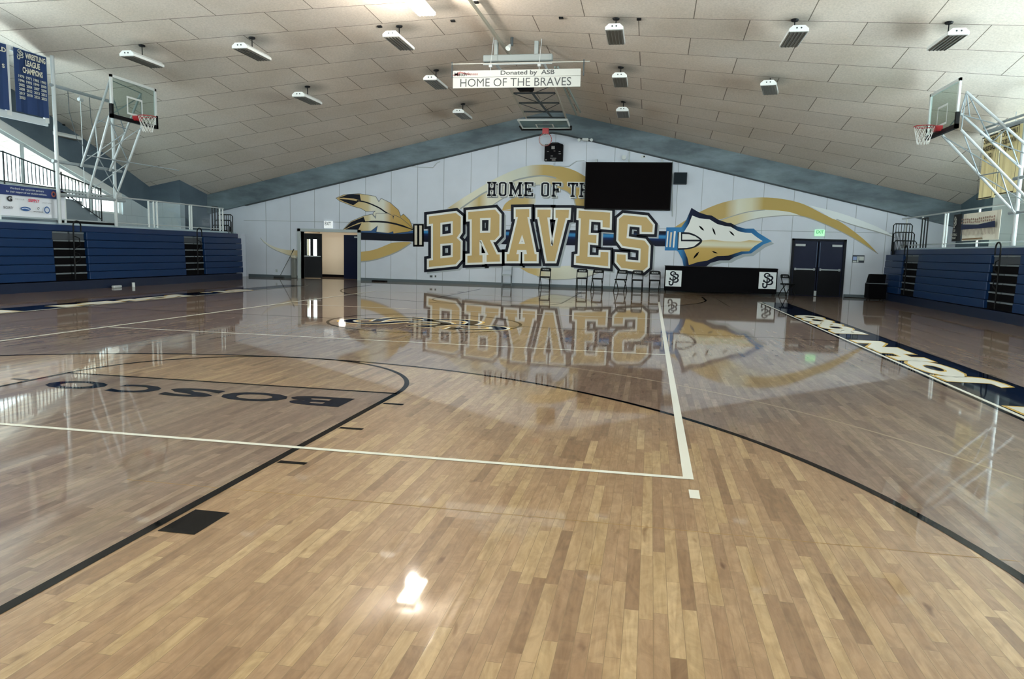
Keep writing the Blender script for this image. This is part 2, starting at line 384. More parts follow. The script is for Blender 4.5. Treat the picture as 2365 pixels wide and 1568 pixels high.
# interlocked S J B monogram strokes, unit box (x right, y up)
def _n(l): return [((x - 490) / 685 + .15, (980 - y) / 685) for x, y in l]
SJB = [smooth_pts(_n([(815, 380), (770, 325), (700, 300), (625, 320), (580, 395), (620, 465), (720, 515), (800, 570), (822, 640), (780, 700), (700, 722), (620, 700), (575, 640)])),
       smooth_pts(_n([(712, 560), (712, 700), (712, 870), (680, 945), (610, 968), (545, 935), (530, 860), (535, 800)])),
       smooth_pts(_n([(690, 425), (800, 418), (910, 445), (955, 510), (920, 585), (850, 615)])),
       smooth_pts(_n([(850, 615), (930, 650), (960, 720), (910, 795), (830, 818), (720, 815)]))]
SERIF = [_n([(815, 330), (815, 400)]), _n([(560, 600), (560, 715)]), _n([(490, 795), (590, 795)])]
def monogram(mb, fn, w=.085):
    for s in SJB:
        n = len(s); ribbon(mb, s, [w * (1 - .35 * abs(2 * i / (n - 1) - 1)) for i in range(n)], fn)
    for s in SERIF: ribbon(mb, s, w * .7, fn)

# block slab capitals, unit height, given as strokes (x, y) ; width per letter
SLAB = {
 'H': (.62, [[(.15, 0), (.15, 1)], [(.47, 0), (.47, 1)], [(.15, .5), (.47, .5)]], [(.02, .28, 0), (.34, .6, 0), (.02, .28, 1), (.34, .6, 1)]),
 'O': (.6, [[(.12, .12), (.12, .88), (.2, .94), (.4, .94), (.48, .88), (.48, .12), (.4, .06), (.2, .06), (.12, .12)]], []),
 'M': (.85, [[(.15, 0), (.15, 1)], [(.7, 0), (.7, 1)], [(.17, .95), (.425, .25), (.68, .95)]], [(.02, .28, 0), (.57, .83, 0), (.02, .2, 1), (.65, .83, 1)]),
 'E': (.6, [[(.15, 0), (.15, 1)], [(.15, .5), (.4, .5)], [(.05, .06), (.54, .06), (.54, .25)], [(.05, .94), (.54, .94), (.54, .75)], [(.4, .6), (.4, .4)]], []),
 'F': (.58, [[(.15, 0), (.15, 1)], [(.15, .5), (.4, .5)], [(.05, .94), (.54, .94), (.54, .75)], [(.4, .6), (.4, .4)]], [(.03, .3, 0)]),
 'T': (.6, [[(.3, 0), (.3, 1)], [(.06, .75), (.06, .94), (.54, .94), (.54, .75)]], [(.17, .43, 0)]),
}
def slab(mb, txt, fn, u0, v0, u1, v1, w=.13, grow=0.):
    W_ = sum(.35 if c == ' ' else SLAB[c][0] + .06 for c in txt) - .06; sx = (u1 - u0) / W_; sy = v1 - v0; x = 0
    for c in txt:
        if c == ' ': x += .35; continue
        cw, st, se = SLAB[c]; g = lambda a, b, x=x: fn(u0 + (x + a) * sx, v0 + b * sy)
        for s in st: ribbon(mb, s, w + grow, g)
        for a, b, y in se: ribbon(mb, [(a - grow / 2, .045 if y == 0 else .955), (b + grow / 2, .045 if y == 0 else .955)], .09 + grow, g)
        x += cw + .06

# ------------------------------------------------------------------ materials used
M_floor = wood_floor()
M_white = mat('white_paint', 'c9cecd', .5)
M_wall = mat('wall_white', 'c6ccd7', .42, var=.03, vscale=1.5)
M_steel = mat('painted_steel', 'b0b6b8', .4)
M_black = mat('black_metal', '08090c', .5, spec=.2)
M_blackm = mat('black_matte', '050407', .8, spec=.1)
M_navy = mat('navy_paint', '05081a', .5, spec=.2)
M_blueb = mat('bleacher_blue', '052850', .45, spec=.35)
M_tread = mat('aisle_tread', '3b4148', .6)
M_edge = mat('tread_edge', '646c71', .5)
M_beam = concrete_mat('grey_green_concrete', '4c5960', '74848c')
M_beamd = concrete_mat('blue_grey_concrete', '50606d', '5d6d78')
M_gold = mat('gold_paint', 'c2a261', .5)
M_cream = mat('cream_paint', 'ddd9c4', .5)
M_grey = mat('grey_line_paint', '9a9d9c', .5)
M_blue = mat('blue_paint', '3d86b8', .5)
M_dark = mat('dark_seam', '3a4144', .7)
M_glass = glass_mat('window_glass')
M_bglass = glass_mat('board_glass', (.74, .8, .78), .035)
M_dimglass = glass_mat('dimmed_window_glass', (.38, .42, .41), .04)  # same glass, tinted so the panes in view look less bright
M_red = mat('rim_red', 'a3131f', .4)
M_net = mat('net_white', 'd8d8d4', .8)

# ------------------------------------------------------------------ floor, markings
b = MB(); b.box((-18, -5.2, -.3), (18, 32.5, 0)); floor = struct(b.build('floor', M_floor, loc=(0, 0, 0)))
Z1, Z2, Z3, Z4 = .0008, .0016, .0024, .0032
def F(z): return lambda u, v: (u, v, z)
YC = 12.63
L_black = court_paint('black_line_paint', '0c0c0f'); L_white = court_paint('white_line_paint', 'd8d6cc'); L_navy = court_paint('navy_court_paint', '070f22')
L_tan = court_paint('tan_line_paint', 'a39684'); L_gold = court_paint('gold_court_paint', 'c9a65c')
def mark(name, mb, m): return mb.build(name, m, floor)
def rect(mb, x0, y0, x1, y1, z): mb.add([(x0, y0, z), (x1, y0, z), (x1, y1, z), (x0, y1, z)], [(0, 1, 2, 3)])
def arc(cx, cy, r, a0, a1, n=72): return [(cx + r * math.cos(math.radians(a0 + (a1 - a0) * i / n)), cy + r * math.sin(math.radians(a0 + (a1 - a0) * i / n))) for i in range(n + 1)]
for sgn, base in ((1, 0.), (-1, 2 * YC)):
    T = lambda u, v, z=Z2, s=sgn, b0=base: (u, b0 + s * v, z)
    m = MB(); pts = [(6.0, 0), (6.0, 1.6)] + arc(0, 1.6, 6.0, 0, 180) + [(-6.0, 1.6), (-6.0, 0)]
    ribbon(m, pts, .058, T); mark('three_point_line', m, L_black)
    m = MB(); ribbon(m, arc(0, 5.79, 1.83, 0, 180, 48), .051, T); mark('free_throw_circle', m, L_black)
    m = MB()
    for s in (-1, 1):
        ribbon(m, [(s * 1.83, 0), (s * 1.83, 5.79)], .055, T)
        for y, h in ((11.08, .051), (14.25, .051), (17.42, .051)):
            y *= .3048; m.add([T(s * 1.87, y - h / 2), T(s * 2.06, y - h / 2), T(s * 2.06, y + h / 2), T(s * 1.87, y + h / 2)], [(0, 1, 2, 3)])
        m.add([T(s * 1.885, 2.14), T(s * 2.085, 2.14), T(s * 2.085, 2.45), T(s * 1.885, 2.45)], [(0, 1, 2, 3)])
    ribbon(m, [(-1.83, 5.78), (1.83, 5.78)], .045, T); mark('lane_line', m, L_black)
m = MB(); ribbon(m, [(-7.62, YC), (7.62, YC)], .045, F(Z1)); mark('center_line', m, L_black)
m = MB(); ribbon(m, arc(0, YC, 1.83, 0, 360, 96)[:-1], .055, F(Z2), closed=True); mark('center_circle', m, L_black)
m = MB()
for s in (-1, 1): ribbon(m, [(s * 4.5, YC - 8.93), (s * 4.5, YC + 9)], .065, F(Z4))
ribbon(m, [(-4.5, YC - 8.905), (4.5, YC - 8.905)], .05, F(Z3)); ribbon(m, [(-4.5, YC + 9), (4.5, YC + 9)], .05, F(Z3))
for y in (YC - 3, YC + 2.85): ribbon(m, [(-4.5, y), (4.5, y)], .05, F(Z3))
rect(m, 4.49, 3.33, 4.55, 3.49, Z3); mark('volleyball_line', m, L_white)
m = MB(); ribbon(m, arc(0, 1.6, 7.2, 8, 76, 60), .028, F(Z1)); mark('long_arc_line', m, L_tan)
m = MB(); ribbon(m, [(1.2, 2.8), (6, 2.8)], .006, F(Z1)); mark('score_line', m, court_paint('score_line_paint', 'a08258'))
m = MB(); ribbon(m, arc(5.9, 24.3, .5, 160, 280, 20), .04, F(Z1)); ribbon(m, [(6.42, 24.3), (6.46, 20.5)], .02, F(Z1)); mark('long_arc_line', m, L_black)
# side bands with lettering
for sgn in (1, -1):
    m = MB(); rect(m, sgn * 7.68, -1, sgn * 8.46, 23.4, Z1); mark('sideline_band', m, L_navy)
    m = MB(); ribbon(m, [(sgn * 7.6, -1), (sgn * 7.6, 23.4)], .05, F(Z2)); ribbon(m, [(sgn * 8.47, -1), (sgn * 8.47, 23.4)], .05, F(Z2)); mark('sideline', m, L_black)
    m = MB(); ribbon(m, [(sgn * 7.66, -1), (sgn * 7.66, 23.4)], .05, F(Z3)); mark('sideline_edge', m, L_white)
    fn = lambda u, v, s=sgn, z=Z4: (s * (8.42 - v), (u if s > 0 else 25.3 - u), z)
    fg = lambda u, v, s=sgn, z=Z3: (s * (8.42 - v), (u if s > 0 else 25.3 - u), z)
    m = MB(); mg = MB()
    for t, a, b_ in (('ST.', 5.3, 7.3), ('JOHN', 8.25, 12.85), ('BOSCO', 14.0, 18.4)):
        text(m, t, fn, a, .07, b_, .68, .075); text(mg, t, fg, a - .04, .03, b_ + .04, .72, .11)
    mark('band_lettering', m, L_white); mark('band_lettering_outline', mg, L_gold)
# lane lettering, read from the far side
m = MB()
for c, x0, x1 in (('B', 1.55, .97), ('O', .96, .32), ('S', .26, -.28), ('C', -.36, -.82), ('O', -.94, -1.55)):
    text(m, c, lambda u, v: (u, 5.42 - v, Z2), x0, 0, x1, .38, .04)
mark('lane_lettering', m, L_navy)
# centre monogram
fc = lambda z: (lambda u, v: (1.62 - v * 3.1, YC - .12 + (u - .5) * 2.6, z))
m = MB(); monogram(m, fc(Z2), .16); mark('center_logo_outline', m, L_gold)
m = MB(); monogram(m, fc(Z3), .125); mark('center_logo_border', m, L_white)
m = MB(); monogram(m, fc(Z4), .085); mark('center_logo', m, L_navy)

# ------------------------------------------------------------------ fixtures' places (needed by the ceiling patches)
FIX = [((328, 105), 'long white ceiling lamp high at left, nearest to the wrestling banner'),
       ((582, 87), 'white ceiling lamp between the left lamp pair and the lit lamp'),
       ((922, 60), 'white ceiling lamp just left of the bright lit lamp'),
       ((145, 288), 'white ceiling lamp hanging behind the left goal post under the grey beam'),
       ((710, 200), 'white ceiling lamp alone in the middle of the left ceiling slope'),
       ((1007, 162), 'white ceiling lamp beside the left end of the hanging sign'),
       ((1069, 240), 'small far ceiling lamp below left of the hanging sign'),
       ((1423, 43), 'white ceiling lamp near the top, first to the right of the ridge'),
       ((1434, 155), 'white ceiling lamp just right of the hanging sign, above another'),
       ((1440, 235), 'small far ceiling lamp right of the folded goal, near the grey gable beam'),
       ((1836, 46), 'white ceiling lamp high on the right slope, left of the outermost one'),
       ((1779, 180), 'white ceiling lamp fixed close to the right ceiling slope, below the high pair'),
       ((2192, 52), 'outermost white ceiling lamp at upper right, above the right backboard')]
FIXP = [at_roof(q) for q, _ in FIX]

# ------------------------------------------------------------------ ceiling: four saddle shells meeting at ridges
b = MB(); NX = 60
xs = [XM - 18.5 + 37 * i / NX for i in range(NX + 1)]; ys = [-5.2 + (YM + 5.2) * i / 30 for i in range(31)] + [YM + (29.4 - YM) * i / 30 for i in range(1, 31)]
b.add([(x, y, roof(x, y)) for y in ys for x in xs], [(j * (NX + 1) + i, j * (NX + 1) + i + 1, (j + 1) * (NX + 1) + i + 1, (j + 1) * (NX + 1) + i) for j in range(len(ys) - 1) for i in range(NX)])
k0 = len(b.v)
b.add([(x, y, roof(x, y) + .25) for y in ys for x in xs], [(j * (NX + 1) + i, (j + 1) * (NX + 1) + i, (j + 1) * (NX + 1) + i + 1, j * (NX + 1) + i + 1) for j in range(len(ys) - 1) for i in range(NX)])
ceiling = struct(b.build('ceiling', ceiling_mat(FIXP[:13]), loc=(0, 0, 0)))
for p in ceiling.data.polygons: p.use_smooth = True
m = MB()
for q in ((1046, 47), (877, 60), (1296, 40), (1476, 43), (1100, 4)):
    p = at_roof(q); m.box((p.x - .05, p.y - .05, p.z - .03), (p.x + .05, p.y + .05, p.z + .02))
m.build('ceiling_plug', M_black, ceiling)

# ------------------------------------------------------------------ far wall
D1 = (-10.55, -7.97, 2.0)      # open doorway: x0, x1, height
D2 = (9.5, 11.3, 2.08)
outline = [(-14.9, YW, 0), (D1[0], YW, 0), (D1[0], YW, D1[2]), (D1[1], YW, D1[2]), (D1[1], YW, 0), (D2[0], YW, 0), (D2[0], YW, D2[2]), (D2[1], YW, D2[2]), (D2[1], YW, 0), (15.2, YW, 0), (15.2, YW, 3.45), (.15, YW, 6.9), (-14.9, YW, 3.45)]
b = MB(); b.prism(outline, (0, .3, 0)); wall = struct(b.build('wall_far', M_wall, loc=(0, YW, 0)))
# panel seams, thin grooves as dark joint strips
m = MB()
seams = [615, 671, 727, 784, 844, 903, 963, 1023, 1085, 1146, 1210, 1276, 1347, 1412, 1558, 1615, 1686, 1757, 1827, 1903, 1972, 2044]
for px in seams:
    x = at_y((px, 560), YW).x
    zt = 6.1 - abs(x - .15) * .232
    zlow = 2.14 if D1[0] - .15 < x < D1[1] + .15 else (2.17 if D2[0] - .08 < x < D2[1] + .08 else .1)
    m.box((x - .008, YW - .004, zlow), (x + .008, YW, zt))
zz = 2.42
for x0, x1 in ((-13.2, 13.2),): m.box((x0, YW - .004, zz - .008), (x1, YW, zz + .008))
m.build('panel_seam', mat('seam_grey', '8b9498', .7), wall)
# gable beam
b = MB(); zl = lambda x: 6.12 - abs(x - .15) * .2315
Yb = 28.48
pts = [(-14.85, Yb, 3.46), (.15, Yb, 6.95), (15.15, Yb, 3.46), (15.15, Yb, zl(15.15)), (.75, Yb, zl(.75)), (.15, Yb, zl(.15) - .03), (-.45, Yb, zl(-.45)), (-14.85, Yb, zl(-14.85))]
b.prism(pts, (0, .2, 0)); beam = struct(b.build('trim_1', M_beam, loc=(.15, Yb, 3)))
m = MB()
for s in (-1, 1):
    P = [(.15, YW - .03, zl(.15) - .03), (.15 + s * .6, YW - .03, zl(.75)), (.15 + s * 13.2, YW - .03, zl(13.35))]
    m.prism([(P[0][0], YW, P[0][2] + .06), (P[1][0], YW, P[1][2] + .06), (P[2][0], YW, P[2][2] + .06), (P[2][0], YW, P[2][2] - .03), (P[1][0], YW, P[1][2] - .04), (P[0][0], YW, P[0][2] - .05)], (0, -.16, 0))
struct(m.build('trim_2', M_dark))
b = MB(); b.box((-18, -2.1, 0), (18, -1.8, 3.9))
for x in (-18, -9.2, -.2, 8.8, 17.6): b.box((x, -2.1, 2.6), (x + .4, -1.8, 7.2))
struct(b.build('wall_back', M_white))
b = MB(); b.box((-17.6, -1.97, 3.9), (17.6, -1.95, 6.9)); o = struct(b.build('window_30', M_glass))  # unseen high glazing, added to let more daylight into the hall
lamp('daylight_portal', 'AREA', (0.15, -2.3, 5.4), 1, rot=(math.radians(90), 0, 0), size=34, size_y=3.0, portal=True)
# corner piers
b = MB(); z4 = roof(-14.8, 26.6) + .3
b.box((-15.05, 26.9, 0), (-14.8, 29, z4)); b.box((-16.5, 26.6, 3.0), (-14.8, 26.9, z4)); wl = struct(b.build('wall_corner_left', M_beamd))
b = MB(); b.box((-16.5, 26.6, 1.6), (-14.8, 26.9, 2.998)); b.build('block_face', block_mat('pale_block', 'c9d6dc', .8, .6, 'x', 'aebbc2'), wl)
b = MB(); b.box((15.1, 26.58, 0), (15.35, 29, z4)); wr = struct(b.build('wall_corner_right', mat('dark_blue_grey', '50646e', .6, var=.1)))
b = MB(); b.box((15.352, 26.58, 1.6), (17.2, 26.9, z4)); b.build('block_face', block_mat('pale_block_right', 'd6e0e2', 1.6, 1.2, 'x', 'b3bfc3'), wr)

# side walls: lines splayed inward toward mid hall, beams with sloping lower edge, glass below
def xl(Y): return -16.2 + .193 * (26.6 - max(Y, 2 * YM - max(Y, YM)) if False else (26.6 - Y if Y >= YM else 26.6 - (2 * YM - Y)))
def lowz(Y): Yf = Y if Y >= YM else 2 * YM - Y; return 3.12 + .246 * (24.85 - Yf)
def side_wall(s, tagname, glass_to, mats):
    X = lambda Y, d=0.: (XM + s * (XM - xl(Y) + d)) if s > 0 else (xl(Y) - d)
    ysn = [27.0, 24.55, 22.6, 20.6, 19.0, 17.2, 15.4, YM, 11.5, 9.5, 7.5, 5.5, 3.0, .3]
    b = MB()   # beam
    for d, zf in ((0., 1),):
        vs = []; fs = []
        for Y in ysn:
            zt = roof(X(Y), Y) + .4; zb = lowz(Y)
            vs += [(X(Y), Y, zb), (X(Y), Y, zt), (X(Y, .35), Y, zt), (X(Y, .35), Y, zb)]
        for i in range(len(ysn) - 1):
            for j in range(4): fs.append((4 * i + j, 4 * i + (j + 1) % 4, 4 * i + 4 + (j + 1) % 4, 4 * i + 4 + j))
        b.add(vs, fs)
    root = struct(b.build('wall_' + tagname, M_beamd))
    def band(name, mtl, d0, d1, za, zb, Ys):
        b = MB(); vs = []; fs = []
        for Y in Ys: vs += [(X(Y, d0), Y, za(Y)), (X(Y, d0), Y, zb(Y)), (X(Y, d1), Y, zb(Y)), (X(Y, d1), Y, za(Y))]
        for i in range(len(Ys) - 1):
            for j in range(4): fs.append((4 * i + j, 4 * i + (j + 1) % 4, 4 * i + 4 + (j + 1) % 4, 4 * i + 4 + j))
        e = 4 * (len(Ys) - 1); fs += [(0, 1, 2, 3), (e, e + 1, e + 2, e + 3)]
        b.add(vs, fs); return b.build(name, mtl, root)
    band('fascia', mat('fascia_white', 'e4e6e3', .5), .05, .3, lambda Y: lowz(Y) - .27, lambda Y: lowz(Y) + .02, ysn)
    sill = 2.4
    band('block_wall', mats, .03, .33, lambda Y: 0, lambda Y: sill, ysn)
    # white end panel between glass and corner
    if s < 0: band('block_wall', mats, .03, .3, lambda Y: sill, lambda Y: lowz(Y), [27.0, 24.55])
    else: band('block_wall', mats, .03, .3, lambda Y: sill, lambda Y: lowz(Y), [27.0, 24.55, 22.6])
    ws = [y for y in ysn if y <= glass_to]; n = 0
    for i in range(len(ws) - 1):
        ya, yb = ws[i], ws[i + 1]
        fr = MB(); gl = MB()
        za, zb_ = lowz(ya) - .27, lowz(yb) - .27
        if min(za, zb_) < sill + .15: za = max(za, sill + .16)
        P = lambda Y, z, d: (X(Y, d), Y, z)
        e = .05
        # frame bars
        for (y0, z0, y1, z1) in ((ya, sill, ya, za), (yb, sill, yb, zb_), (ya, sill, yb, sill), (ya, za, yb, zb_), (ya, min(za, sill + .62), yb, min(zb_, sill + .62))):
            fr.tube([P(y0, z0, .16), P(y1, z1, .16)], .07, 4)
        gl.prism([P(ya, sill, .16), P(yb, sill, .16), P(yb, zb_, .16), P(ya, za, .16)], (.012 * s, 0, 0))
        n += 1
        o = struct(fr.build('window_%d' % (n if s < 0 else n + 20), M_white)); gl.build('pane', M_dimglass if (s < 0 and ya > 17.0) else M_glass, o)
    return root
side_wall(-1, 'left', 24.56, block_mat('pale_block_left', 'c8d2d6', .8, .6, 'y', 'a9b5bb'))
side_wall(1, 'right', 22.7, block_mat('pale_block_r2', 'd3dcdd', .8, .6, 'y', 'b0bcc0'))  # right glazing, out of view, extended to brighten that side

# baseboard
m = MB()
for x0, x1 in ((-13, D1[0] - .12), (D1[1] + .12, D2[0] - .1), (D2[1] + .1, 13.2)): m.box((x0, YW - .025, 0), (x1, YW, .11))
struct(m.build('baseboard_far', mat('rubber_base', '4e5a60', .5)))

# ------------------------------------------------------------------ mural painted on the far wall
def crop(ox, oy, sc): return lambda x, y: (ox + x / sc, oy + y / sc)
A = crop(970, 460, 7.883); B = crop(1230, 460, 7.883); G = crop(760, 430, 8.7125); K = crop(1520, 470, 8.446); R5 = crop(1500, 380, 3.9417)
H8 = crop(580, 500, 5.631); Q6 = crop(1090, 560, 5.032); T5 = crop(980, 370, 5.9125)
LAY = .003
def WP(c, l):
    def f(x, y): p = at_y(c(x, y), YW); return (p.x, YW - .005 - l * LAY, p.z)
    return f
def mural(name, parts, m, lay, c=None):
    mb = MB()
    for p in parts: mb.poly([WP(c, lay)(x, y) for x, y in p])
    return mb.build(name, m, wall)
def stroke(name, lines, m, lay, c, w, closed=False):
    mb = MB()
    for p in lines: ribbon(mb, p, w, WP(c, lay), closed)
    return mb.build(name, m, wall)
GO, CR = 'c0a468', 'dcd9c6'
xg = lambda px: at_y((px, 560), YW).x
g_left = ramp_mat('gold_fade_left', 0, [(xg(600), 'ccd0cc'), (xg(650), 'd6cfb6'), (xg(690), 'c2ab80'), (xg(860), 'c0a468'), (xg(960), 'bda366')])
g_mid = ramp_mat('gold_fade_middle', 0, [(xg(1030), 'b8a070'), (xg(1070), CR), (xg(1210), 'd2d3c4'), (xg(1250), 'c0a468'), (xg(1350), 'b79c5c')])
g_mid2 = ramp_mat('gold_fade_inner', 0, [(xg(1080), CR), (xg(1105), 'bfa872'), (xg(1125), CR), (xg(1240), 'd4cfb8'), (xg(1290), 'bea269'), (xg(1360), 'b79c5c')])
g_bot = ramp_mat('gold_fade_bottom', 0, [(xg(1195), 'c2a368'), (xg(1240), 'c9b17a'), (xg(1265), 'd6d3bd'), (xg(1400), 'd0d3cb')])
g_right = ramp_mat('gold_fade_right', 0, [(xg(1550), 'b89e66'), (xg(1670), 'b99f66'), (xg(1700), 'd9d8c6'), (xg(1730), 'd5d0b4'), (xg(1758), 'b69c5c'), (xg(2030), 'bda25f')])
g_right2 = ramp_mat('gold_fade_right_low', 0, [(xg(1640), 'c4a76e'), (xg(1700), 'd3c69c'), (xg(1740), 'd8dbd2'), (xg(1860), 'd6dbd9')])
zz_ = lambda py: at_y((1680, py), YW).z
g_head = ramp_mat('gold_fade_head', 2, [(zz_(600), 'bf9f58'), (zz_(575), 'c6a662'), (zz_(567), 'd9d8c2'), (zz_(561), 'd8d3b6'), (zz_(553), 'c9a96c')])
g_fth = ramp_mat('feather_fade', 0, [(xg(820), 'c9ad79'), (xg(850), 'cdbf97'), (xg(858), CR), (xg(885), 'd6d7cc'), (xg(903), 'bfa068'), (xg(940), 'b4964f')])
zs = at_y((1200, 545), YW).z
g_shaft = ramp_mat('shaft_blue', 2, [(zs - .25, '080c22'), (zs - .1, '0a1230'), (zs + .0, '0e2a5a'), (zs + .05, '2e7ab4'), (zs + .12, '3a86bb'), (zs + .17, '12305c'), (zs + .22, '0a0f26')])
zh = at_y((1690, 560), YW).z
g_blue = ramp_mat('arrow_outline_blue', 0, [(xg(1535), '2c6fa8'), (xg(1572), '3b83b9'), (xg(1590), '0c1636'), (xg(1690), '0a0c20'), (xg(1725), '2c6596'), (xg(1790), '3f8cc4')])

# swooshes
mural('mural_swoosh', [smooth_pts([(120, 275), (250, 370), (430, 430), (620, 440)], 5) + smooth_pts([(625, 535), (500, 505), (300, 425), (180, 345)], 5)], g_left, 0, H8)
stroke('mural_line', [smooth_pts([(120, 275), (180, 348), (300, 430), (500, 508), (625, 537)], 5)], M_grey, 1, H8, 7)
mural('mural_swoosh', [smooth_pts([(600, 1325), (900, 1280), (1200, 1165), (1300, 1135), (1660, 1135), (1400, 1300), (1100, 1420), (850, 1490), (600, 1520)], 4)], g_left, 0, G)
stroke('mural_line', [smooth_pts([(600, 1525), (850, 1497), (1100, 1430), (1400, 1308), (1660, 1140)], 5)], M_grey, 1, G, 24)
outer = [(310, 660), (600, 470), (1000, 235), (1350, 92), (1600, 62), (1850, 85), (2050, 140), (2260, 260)]
inner = [(2260, 420), (2000, 310), (1800, 245), (1600, 212), (1300, 258), (1100, 335), (850, 430), (700, 520), (490, 665)]
mural('mural_swoosh', [smooth_pts(outer, 5) + smooth_pts(inner, 5)], g_mid, 0, T5)
in2 = [(490, 665), (700, 520), (850, 430), (1100, 335), (1300, 258), (1600, 212), (1800, 245), (2000, 310), (2260, 420)]
in3 = [(2260, 700), (2080, 650), (2030, 520), (1950, 430), (1800, 370), (1600, 335), (1420, 370), (1100, 510), (900, 640)]
mural('mural_swoosh', [smooth_pts(in2, 5) + smooth_pts(in3, 5)], g_mid2, 0, T5)
stroke('mural_line', [smooth_pts(in2[:7], 5)], M_grey, 1, T5, 20)
stroke('mural_line', [smooth_pts([(900, 640), (1100, 510), (1420, 370), (1600, 340), (1800, 375), (1950, 435), (2035, 520), (2070, 640)], 5)], M_grey, 1, T5, 14)
mural('mural_swoosh', [smooth_pts([(1060, 690), (1100, 600), (1200, 525), (1330, 480), (1480, 480), (1500, 600), (1200, 660)], 4)], ramp_mat('gold_fade_core', 0, [(xg(1160), 'bea368'), (xg(1215), 'c4ab73'), (xg(1235), 'd2d3c6')]), 0, T5)
mural('mural_swoosh', [smooth_pts([(1070, 690), (1530, 150 + 480)], 1) + [(1530, 690)]], M_gold, 0, T5)
mural('mural_swoosh', [smooth_pts([(555, 292), (800, 300), (1150, 270), (1430, 330), (1480, 350), (1350, 395), (1200, 420), (1000, 432), (800, 400), (650, 350)], 4)], g_bot, 0, Q6)
stroke('mural_line', [smooth_pts([(760, 395), (900, 428), (1000, 432), (1200, 420), (1350, 395), (1480, 350)], 5)], M_grey, 1, Q6, 10)
mural('mural_swoosh', [smooth_pts([(220, 575), (480, 420), (720, 332), (980, 300), (1200, 312), (1400, 360), (1600, 460), (1750, 530), (1950, 680), (2080, 810)], 5) + smooth_pts([(1850, 665), (1600, 542), (1370, 468), (1200, 425), (1000, 412), (850, 440), (640, 500), (480, 540), (300, 590)], 5)], g_right, 0, R5)
mural('mural_swoosh', [smooth_pts([(560, 530), (850, 440), (1052, 414), (1250, 428), (1370, 462)], 5) + smooth_pts([(1350, 468), (1150, 470), (950, 495), (780, 548), (700, 560)], 5)], g_right2, 1, R5)
stroke('mural_line', [smooth_pts([(780, 550), (950, 497), (1150, 470), (1370, 468), (1600, 545), (1850, 668), (2080, 812)], 5), smooth_pts([(560, 535), (850, 442), (1052, 412)], 5)], M_grey, 2, R5, 8)
mural('mural_swoosh', [smooth_pts([(1450, 370), (1650, 418), (1850, 480), (2100, 580), (2240, 662)], 4) + smooth_pts([(2090, 618), (1850, 550), (1660, 490), (1580, 440)], 4)], mat('pale_paint', 'dde3e5', .5), 1, R5)
stroke('mural_line', [smooth_pts([(1700, 498), (1850, 550), (2090, 618), (2235, 664)], 5)], M_grey, 2, R5, 9)
# shaft behind the letters
mb = MB(); mb.poly([WP(crop(0, 0, 1), 2)(x, y) for x, y in ((835, 535), (960, 533), (1190, 530), (1545, 534), (1545, 569), (1190, 565), (960, 558), (835, 554))]); mb.build('mural_arrow_shaft', g_shaft, wall)
# drop shadow and letters
LET = {
 'B': (A, [(165, 315), (655, 250), (745, 325), (742, 600), (670, 705), (742, 775), (738, 1085), (650, 1185), (165, 1235), (165, 1118), (240, 1106), (240, 445), (165, 452)], [[(372, 430), (600, 400), (600, 650), (372, 682)], [(372, 815), (600, 795), (600, 1055), (372, 1075)]]),
 'R': (A, [(880, 235), (1370, 190), (1450, 285), (1445, 655), (1360, 745), (1275, 745), (1400, 1005), (1455, 1005), (1455, 1135), (1215, 1140), (1215, 1015), (1250, 1012), (1125, 745), (1085, 750), (1085, 1020), (1140, 1020), (1140, 1150), (865, 1160), (865, 1030), (945, 1025), (945, 365), (880, 370)], [[(1095, 345), (1290, 340), (1280, 610), (1095, 615)]]),
 'A': (A, [(1745, 185), (1990, 180), (1990, 325), (1955, 325), (2090, 1000), (2125, 1000), (2125, 1130), (1900, 1130), (1900, 1000), (1950, 1000), (1938, 925), (1772, 925), (1755, 1000), (1800, 1000), (1795, 1130), (1580, 1130), (1580, 1000), (1625, 1000), (1785, 325), (1745, 325)], [[(1860, 645), (1915, 815), (1798, 815)]]),
 'V': (B, [(90, 190), (330, 190), (325, 330), (270, 335), (335, 850), (370, 850), (465, 345), (420, 340), (420, 195), (665, 195), (655, 340), (605, 345), (405, 1130), (262, 1130), (118, 325), (90, 325)], []),
 'E': (B, [(840, 205), (1412, 245), (1405, 520), (1275, 510), (1275, 385), (1035, 370), (1020, 650), (1165, 655), (1160, 800), (1010, 785), (1000, 1050), (1235, 1060), (1240, 960), (1380, 965), (1375, 1220), (790, 1160), (795, 1035), (855, 1025), (880, 350), (835, 345)], []),
 'S': (B, [(1660, 290), (2075, 330), (2190, 470), (2180, 600), (1985, 595), (1985, 480), (1735, 455), (1710, 710), (2040, 755), (2115, 855), (2095, 1230), (2010, 1300), (1620, 1250), (1530, 1140), (1535, 1000), (1695, 1010), (1695, 1130), (1960, 1155), (1970, 900), (1640, 850), (1560, 745), (1575, 360)], []),
}
def outline_strokes(mb, pts, w, fn): ribbon(mb, pts, w * 2, fn, True)
for k, (c, pts, holes) in LET.items():
    sh = MB(); fs_ = WP(lambda x, y, c=c: c(x + 42, y + 38), 3)
    for p in [pts] + holes: outline_strokes(sh, p, 76, fs_)
    sh.build('mural_letter_shadow', mat('mural_grey_shadow_paint', '9ea6ab', .5), wall)
    nv = MB(); wh = MB(); gd = MB()
    for p in [pts] + holes: outline_strokes(nv, p, 88, WP(c, 4)); outline_strokes(wh, p, 37, WP(c, 5))
    gd.poly([WP(c, 6)(x, y) for x, y in pts], [[WP(c, 6)(x, y) for x, y in h] for h in holes])
    nv.build('mural_letter_border', M_navy, wall); wh.build('mural_letter_outline', mat('mural_white', 'e2e3df', .45), wall)
    gd.build('mural_letter', mat('mural_gold', 'c0a267', .5, var=.03, vscale=.8), wall)
